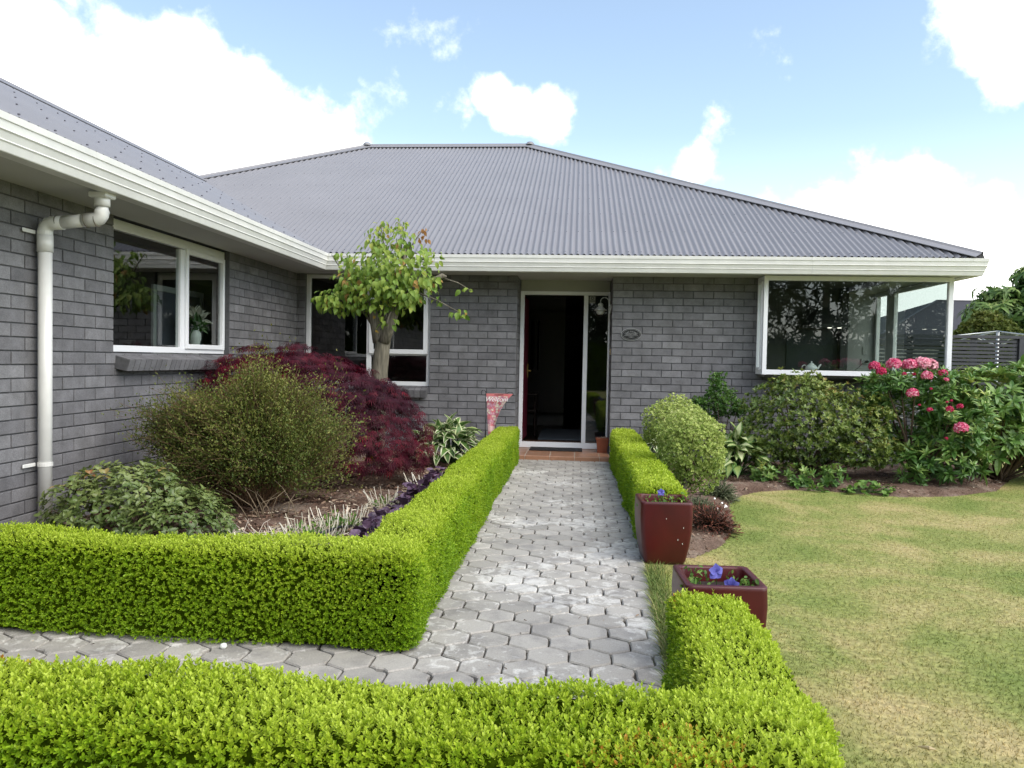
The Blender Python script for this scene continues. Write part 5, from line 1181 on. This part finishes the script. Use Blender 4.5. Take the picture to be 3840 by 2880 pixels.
MB().box(pc[0]-.088, pc[0]+.088, YF-.0225, YF-.0206, pc[2]+.015, pc[2]+.0175).box(pc[0]-.088, pc[0]+.088, YF-.0225, YF-.0206, pc[2]-.0175, pc[2]-.015).build('rule', M['silver'], pq)
MB().lathe([(0, -.003), (.045, 0), (0, .003)], (pc[0], YF-.0215, pc[2]-.034), 16, 1, .02).build('ornament', M['silver'], pq)

ln = thing('wall_lantern', 'white bell shaped wall lantern with globe on a curved arm beside the door', 'lantern', (.455, 10.16, 1.95))
lx, ly, lz = .315, 10.16, 1.945
MB().lathe([(.0, .085), (.018, .083), (.034, .070), (.037, .055), (.034, .044), (.030, .040), (.036, .034), (.046, .022), (.062, .004), (.088, -.012), (.086, -.016), (.058, -.004), (.0, 0)], (lx, ly, lz), 24).build('lamp_shade', M['lantern'], ln, smooth=True)
MB().lathe([(.052, -.006), (.058, -.022), (.056, -.040), (.044, -.060), (.024, -.072), (0, -.076)], (lx, ly, lz), 20).build('globe', M['lantern'], ln, smooth=True)
MB().tube([(lx, ly, lz+.08), (lx, ly, lz+.10)]+[(lx+.052-.052*math.cos(a), ly, lz+.105+.05*math.sin(a)) for a in np.linspace(.2, 2.9, 10)]+[(lx+.108, ly, lz+.06), (lx+.11, ly, lz+.0), (lx+.107, ly, lz-.055)], .0058, 8).build('arm', M['lantern'], ln, smooth=True)
MB().tube([(.4555, ly, lz+.022), (.440, ly, lz+.022)], .045, 16).bbox(.42, .442, ly-.012, ly+.012, lz-.02, lz+.045, .003).build('wall_plate', M['lantern'], ln)
M['sticker'] = plain('pale_sticker', (.34, .34, .30), .6, .03)
stk = thing('security_sticker', 'small pale square sticker with a dark round emblem high on the door sidelight', 'sticker', (.212, 10.464, 2.09))
MB().box(.174, .252, 10.4655, 10.4675, 2.045, 2.140).build('backing', M['sticker'], stk); MB().tube([(.213, 10.466, 2.112), (.213, 10.4645, 2.112)], .021, 18).box(.178, .248, 10.4640, 10.4655, 2.070, 2.082).build('emblem', plain('sticker_ink', (.05, .06, .055), .6, .05), stk)
MB().tube([(.213, 10.4645, 2.112), (.213, 10.4640, 2.112)], .013, 12).build('emblem_centre', M['sticker'], stk)
bl_ = thing('bell_push', 'small tan doorbell push on the right jamb of the porch', 'doorbell', (.455, 10.1, 1.38)); MB().bbox(.445, .459, 10.085, 10.115, 1.345, 1.425, .003).build('plate', M['tan'], bl_); MB().tube([(.446, 10.1, 1.385), (.440, 10.1, 1.385)], .007, 10).build('button', M['frame'], bl_)

# ================================================================== things seen indoors
tp = thing('teapot', 'pale round teapot on the sill inside the corner window', 'teapot', (2.93, 9.78, 1.17)); tx_, ty_, tz_ = 2.93, 9.78, 1.172
MB().lathe([(.0, 0), (.042, 0), (.062, .018), (.072, .045), (.066, .072), (.045, .092), (.03, .098), (.032, .102), (.028, .108), (.010, .114), (.006, .118), (.011, .124), (.010, .132), (0, .137)], (tx_, ty_, tz_), 24).build('body', M['porcelain'], tp, smooth=True)
MB().tube([(tx_+.06, ty_, tz_+.03), (tx_+.085, ty_, tz_+.055), (tx_+.10, ty_, tz_+.085), (tx_+.118, ty_, tz_+.098)], [.018, .013, .010, .008], 10).build('spout', M['porcelain'], tp, smooth=True)
MB().tube([(tx_-.062, ty_, tz_+.022)]+[(tx_-.08+.035*math.cos(a), ty_, tz_+.052+.036*math.sin(a)) for a in np.linspace(4.2, 1.2, 10)], .006, 8).build('handle', M['porcelain'], tp, smooth=True)
sk = thing('power_socket', 'white wall socket with black plug on the pale wall inside the corner window', 'socket', (4.30, 11.79, 1.33)); MB().bbox(4.25, 4.36, 11.785, 11.80, 1.29, 1.37, .003).build('plate', M['indoor_white'], sk); MB().tube([(4.33, 11.785, 1.33), (4.33, 11.75, 1.33)], .02, 10).tube([(4.31, 11.76, 1.325), (4.25, 11.74, 1.30), (4.2, 11.73, 1.24), (4.15, 11.74, 1.2)], .004, 6).build('plug', M['black'], sk)
sw = MB().bbox(4.27, 4.33, 11.79, 11.80, 1.43, 1.55, .003).build('light_switch', M['indoor_white'], None); tag(sw, 'tall white light switch plate above the socket inside the corner window', 'switch')
hd = thing('range_hood', 'grey pyramid range hood with small lit lamps seen through the corner window', 'range hood', (3.7, 11.7, 1.9))
M['hood'] = plain('hood_steel', (.10, .105, .105), .45, .04, 10); hx0, hx1 = 3.40, 4.0
MB().add([(hx0, 11.4, 1.86), (hx1-.06, 11.4, 1.86), (hx1-.06, 11.94, 1.86), (hx0, 11.94, 1.86), (3.60, 11.75, 2.12), (3.80, 11.75, 2.12), (3.80, 11.94, 2.12), (3.60, 11.94, 2.12)], [(0, 1, 5, 4), (1, 2, 6, 5), (3, 0, 4, 7), (3, 2, 1, 0), (4, 5, 6, 7)]).box(3.62, 3.78, 11.78, 11.94, 2.12, 2.42).box(hx0-.003, hx1-.057, 11.397, 11.9, 1.82, 1.858).build('canopy', M['hood'], hd)
me_, nt, b = new_mat('hood_lamp'); b.inputs['Emission Color'].default_value = (1, .95, .8, 1); b.inputs['Emission Strength'].default_value = 1.5; M['lamp'] = me_
for x in (3.72, 3.86): MB().tube([(x, 11.6, 1.819), (x, 11.6, 1.812)], .028, 12).build('lamp', M['lamp'], hd)
MB().box(3.2, 3.95, 11.935, 11.948, 1.2, 1.80).build('splashback', plain('glass_splashback', (.09, .10, .10), .3, .05, 5), house)
kb = thing('kitchen_bench', 'dark kitchen bench inside the corner window room', 'bench', (3.2, 11.6, 0)); MB().box(1.4, 3.94, 11.35, 11.93, .05, .93).build('cabinet', M['wood_dark'], kb); MB().box(1.38, 3.945, 11.32, 11.932, .932, .97).build('worktop', M['dark'], kb)
vs_ = thing('vase', 'white vase of cream lilies standing behind the wing window', 'vase', (-4.0, 7.74, 1.237)); MB().box(-4.3, -3.83, 5.9, 8.55, 1.18, 1.235).build('window_board', M['indoor_white'], house)
vx, vy, vz = -4.0, 7.74, 1.237
MB().lathe([(0, 0), (.036, 0), (.038, .02), (.034, .05), (.05, .12), (.066, .19), (.062, .23), (.042, .262), (.040, .285), (.052, .30), (.048, .30), (.03, .27)], (vx, vy, vz), 20).build('vase_body', M['porcelain'], vs_, smooth=True)
rr = np.random.default_rng(9); n = 26; d = unit(rr.normal(0, .6, (n, 3))+np.array([.2, -.2, .9]))
scatter('lily', blade_leaf(.36, 4, .5, .3), np.array([vx, vy, vz+.36])+d*.06, d, rdir(n, rr), .12*np.ones(n), .85+.15*rr.random(n), leafmat('lily_petals', [(0, (.4, .38, .3)), (1, (.85, .82, .72))], .3, .5), vs_, smooth=True)
scatter('lily_foliage', NLEAF, np.array([vx, vy, vz+.30])+rr.normal(0, .05, (30, 3)), unit(rr.normal(0, .7, (30, 3))+np.array([0, 0, .6])), rdir(30, rr), .16*np.ones(30), rr.random(30)*.5, M['rhodo'], vs_)
M['dimglass'] = plain('dim_blue_reflection', (.10, .105, .13), .4, .1, 3); pf = thing('framed_mirror', 'white framed mirror with painted dim blue reflection standing behind the vase in the wing window', 'framed_mirror', (-4.27, 7.9, 1.24)); fm = MB(); frame_rect(fm, None, 'x', 7.40, 8.45, 1.24, 1.95, .06, -4.29, -4.26); fm.build('mirror_frame', M['indoor_white'], pf); pane('mirror_glass', 'x', -4.28, 7.45, 8.40, 1.29, 1.9, pf, 'dimglass')  # mirror; its dim bluish reflection is painted into the pane colour
ch_ = thing('hall_chair', 'dark turned wood armchair in the hall behind the open door', 'chair', (-.72, 12.2, .06)); cz = .06
def turned(x, y, z0_, z1_): h = z1_-z0_; return MB().lathe([(.018, 0), (.022, .05*h), (.014, .12*h), (.024, .3*h), (.014, .5*h), (.025, .7*h), (.016, .85*h), (.022, h)], (x, y, z0_), 10)
for (x, y) in ((-.62, 11.95), (-.62, 12.4), (-1.08, 11.95), (-1.08, 12.4)): turned(x, y, cz, .72 if x > -.7 else 1.05).build('leg', M['wood_dark'], ch_, smooth=True)
MB().bbox(-1.1, -.6, 11.93, 12.42, .44, .49, .01).build('seat', M['wood_dark'], ch_); [MB().bbox(-1.1, -.58, yy, yy+.06, .70, .74, .01).build('armrest', M['wood_dark'], ch_) for yy in (11.92, 12.37)]; MB().bbox(-1.1, -1.06, 11.95, 12.4, .6, 1.02, .01).build('backrest', M['wood_dark'], ch_)

# ================================================================== behind and around
fn = thing('slat_fence', 'charcoal horizontal slat fence panel beyond the right corner of the house', 'fence', (5.9, 13.5, 0))
sl_ = MB()
for k in range(25):
    z = .15+k*.0645; sl_.bbox(4.6, 7.40, 13.50, 13.52, z, z+.046, .002)
sl_.build('slats', M['fence'], fn)
for x in (4.6, 5.65, 6.69, 7.38): MB().box(x, x+.075, 13.522, 13.60, 0, 1.77).build('post', M['fence'], fn)
MB().box(4.58, 7.5, 13.47, 13.61, 1.772, 1.82).build('capping', M['fence'], fn); MB().box(7.42, 7.50, 13.47, 13.522, 0, 1.770).build('end_post', M['fence'], fn)
f2 = thing('paling_fence', 'pale weathered paling fence far behind the slat fence', 'fence', (10, 19.5, 0)); pl = MB()
for k in range(150): pl.box(3.5+k*.12, 3.5+k*.12+.113, 19.5, 19.52, 0, 1.7+rng.normal(0, .01))
pl.build('palings', plain('weathered_palings', (.62, .60, .56), .9, .15, 4), f2); MB().box(3.5, 21.5, 19.525, 19.57, 1.3, 1.4).build('rail', M['soil_wood'], f2)
cl_ = thing('clothesline', 'grey metal rotary clothesline above the slat fence', 'clothesline', (8.1, 15.5, 0)); cx, cy = 8.13, 15.5
MB().tube([(cx, cy, 0), (cx, cy, 1.98)], .03, 10).build('mast', M['steel'], cl_, smooth=True)
for a in (0.12, 1.69, 3.26, 4.83): MB().tube([(cx, cy, 1.99), (cx+1.15*math.cos(a), cy+1.15*math.sin(a), 1.85)], .013, 6).tube([(cx, cy, 1.70), (cx+.6*math.cos(a), cy+.6*math.sin(a), 1.915)], .010, 6).build('arm', M['steel'], cl_, smooth=True)
wr = MB()
for q in (.5, .8, 1.12):
    for a in (0.12, 1.69, 3.26, 4.83): wr.tube([(cx+q*math.cos(a), cy+q*math.sin(a), 1.99-.12*q), (cx+q*math.cos(a+1.57), cy+q*math.sin(a+1.57), 1.99-.12*q)], .002, 4)
wr.build('lines', M['steel'], cl_)
M['farroof'] = plain('dark_neighbour_roof', (.05, .048, .055), .75, .1, 1.5, spec=.2); nh = thing('neighbour_house', 'neighbouring house with dark hipped roof behind the tree at right', 'house', (14, 27, 0))
MB().add([(8.6, 23, 2.05), (20, 23, 2.05), (20, 33, 2.05), (8.6, 33, 2.05), (12.6, 28, 3.62), (16.3, 28, 3.62)], [(0, 1, 5, 4), (1, 2, 5), (2, 3, 4, 5), (3, 0, 4), (3, 2, 1, 0)]).build('roof', M['farroof'], nh)
MB().box(9.2, 19.4, 23.6, 32.4, 0, 2.04).build('wall', plain('neighbour_wall', (.16, .15, .14), .8, .1), nh); MB().box(8.5, 20.1, 22.9, 22.99, 1.95, 2.07).build('gutter', M['fence'], nh)
MB().tube([(8.6, 23, 2.06), (12.6, 28, 3.63), (16.3, 28, 3.63), (20, 23, 2.06)], .035, 6).build('ridge_cap', M['fence'], nh)
n2 = thing('neighbour_house', 'farther house with pale green roof seen through the corner window', 'house', (11.5, 34, 0)); MB().add([(6, 36, 2.6), (16, 36, 2.6), (16, 44, 2.6), (6, 44, 2.6), (10, 40, 4.4), (12, 40, 4.4)], [(0, 1, 5, 4), (1, 2, 5), (2, 3, 4, 5), (3, 0, 4), (3, 2, 1, 0)]).build('roof', plain('green_roof', (.11, .22, .17), .5, .1), n2); MB().box(6.6, 15.4, 36.6, 43.4, 0, 2.59).build('wall', M['indoor_white'], n2)
M['bgleaf'] = leafmat('broadleaf_tree_leaves', [(0, (.03, .07, .02)), (.4, (.075, .15, .035)), (.75, (.17, .27, .06)), (1, (.36, .43, .14))], .3, .45, .4)
ros8 = rosette(blade_leaf(.30, 3, .4, .2), 7, (-35, 15), .2, 14)
t = bush('broadleaf_tree', 'bushy green tree with layered drooping leaves beyond the slat fence', 'tree', [(10.6, 18, 2.3, 1.25, 1.2, .72), (10.3, 18, 2.95, .62, .8, .42), (9.5, 18, 2.45, .75, .9, .45), (11.9, 18, 2.6, 1.0, 1.0, .8), (10.1, 18, 3.35, .30, .4, .22), (9.4, 18, 2.95, .38, .4, .14)], 1900, ros8, .19, M['bgleaf'], 401, up=.6, spread=.3, shell=.4, lump=.24, nstem=0 or 14, srad=.05, base=(10.6, 18, .3), zmin=1.2, top_tone=.25, group='trees beyond the fence')
MB().tube([(10.6, 18, 0), (10.6, 18, 1.0), (10.5, 18, 2.2)], [.13, .11, .05], 8).build('trunk', M['soil_wood'], t)
t = bush('conifer_shrub', 'dull brownish green conifer shrub just above the slat fence', 'tree', [(8.75, 17, 1.5, .75, .7, .95), (8.3, 17, 1.3, .5, .6, .8)], 6500, ros5, .085, M['olive'], 402, up=.9, shell=.3, lump=.12, nstem=6, srad=.03, base=(8.7, 17, 0), zmin=.2, group='trees beyond the fence')
# trees and a hedge behind the viewer: the windows mirror them
M['conifer'] = leafmat('dark_conifer_needles', [(0, (.012, .022, .010)), (.5, (.03, .05, .02)), (1, (.06, .085, .03))], .1, .7, .2)
def conifer(x, y, h, R, seed, lbl):
    r = np.random.default_rng(seed); t = thing('conifer_tree', lbl, 'tree', (x, y, 0), 'tall conifers behind the viewer'); n = 2600
    f = r.random(n)**.75; a = r.random(n)*6.28; tier = 1+.28*np.sin(f*38+r.random()*6); q = (1-f)**.85*R*tier*(.25+.8*r.random(n)**.5)*(1+.25*np.sin(a*3+seed+f*9))
    P = np.stack([x+q*np.cos(a), y+q*np.sin(a), .8+f*(h-.8)], 1); D = unit(np.stack([np.cos(a), np.sin(a), r.normal(-.1, .3, n)], 1))
    scatter('foliage', rosette(NLEAF, 6, (10, 50), .2, 3), P, D, rdir(n, r), .42*(1+r.normal(0, .2, n))*(1.15-.5*f), np.clip(.5+r.normal(0, .2, n), 0, 1), M['conifer'], t)
    MB().tube([(x, y, 0), (x, y, h*.6), (x, y, h*.97)], [.28, .16, .03], 8).build('trunk', M['soil_wood'], t)
for i, (x, y, h, R) in enumerate([(-13, -17, 12, 3.2), (-8.5, -19, 14, 3.6), (-3.5, -18, 13.5, 3.6), (.5, -20, 15, 3.6), (4.6, -17.5, 12.5, 3.0), (10.0, -21, 17, 3.6), (15.2, -20, 19, 4.0), (21.5, -22, 16, 3.4)]):
    conifer(x, y-9, h, R, 500+i, ['tall dark conifer farthest left behind the viewer', 'broad dark conifer second from left behind the viewer', 'dark conifer just left of centre behind the viewer', 'tallest dark conifer centrally behind the viewer', 'dark conifer right of the tallest behind the viewer', 'slim dark conifer standing apart behind the viewer', 'broad dark conifer second from the right behind the viewer', 'dark conifer farthest right behind the viewer'][i])
t = thing('boundary_hedge', 'dark boundary hedge across the far side of the lawn behind the viewer', 'hedge', (0, -13, 0)); r = np.random.default_rng(77)
n = 9000; P = np.stack([r.uniform(-16, 20, n), -13+r.normal(0, .35, n), r.random(n)*2.3], 1); scatter('foliage', ros5, P, unit(rdir(n, r)+np.array([0, .8, .3])), rdir(n, r), .13*np.ones(n), r.random(n), M['conifer'], t); MB().box(-16, 20, -13.4, -12.6, 0, 2.1).build('branches', M['hedgecore'], t)
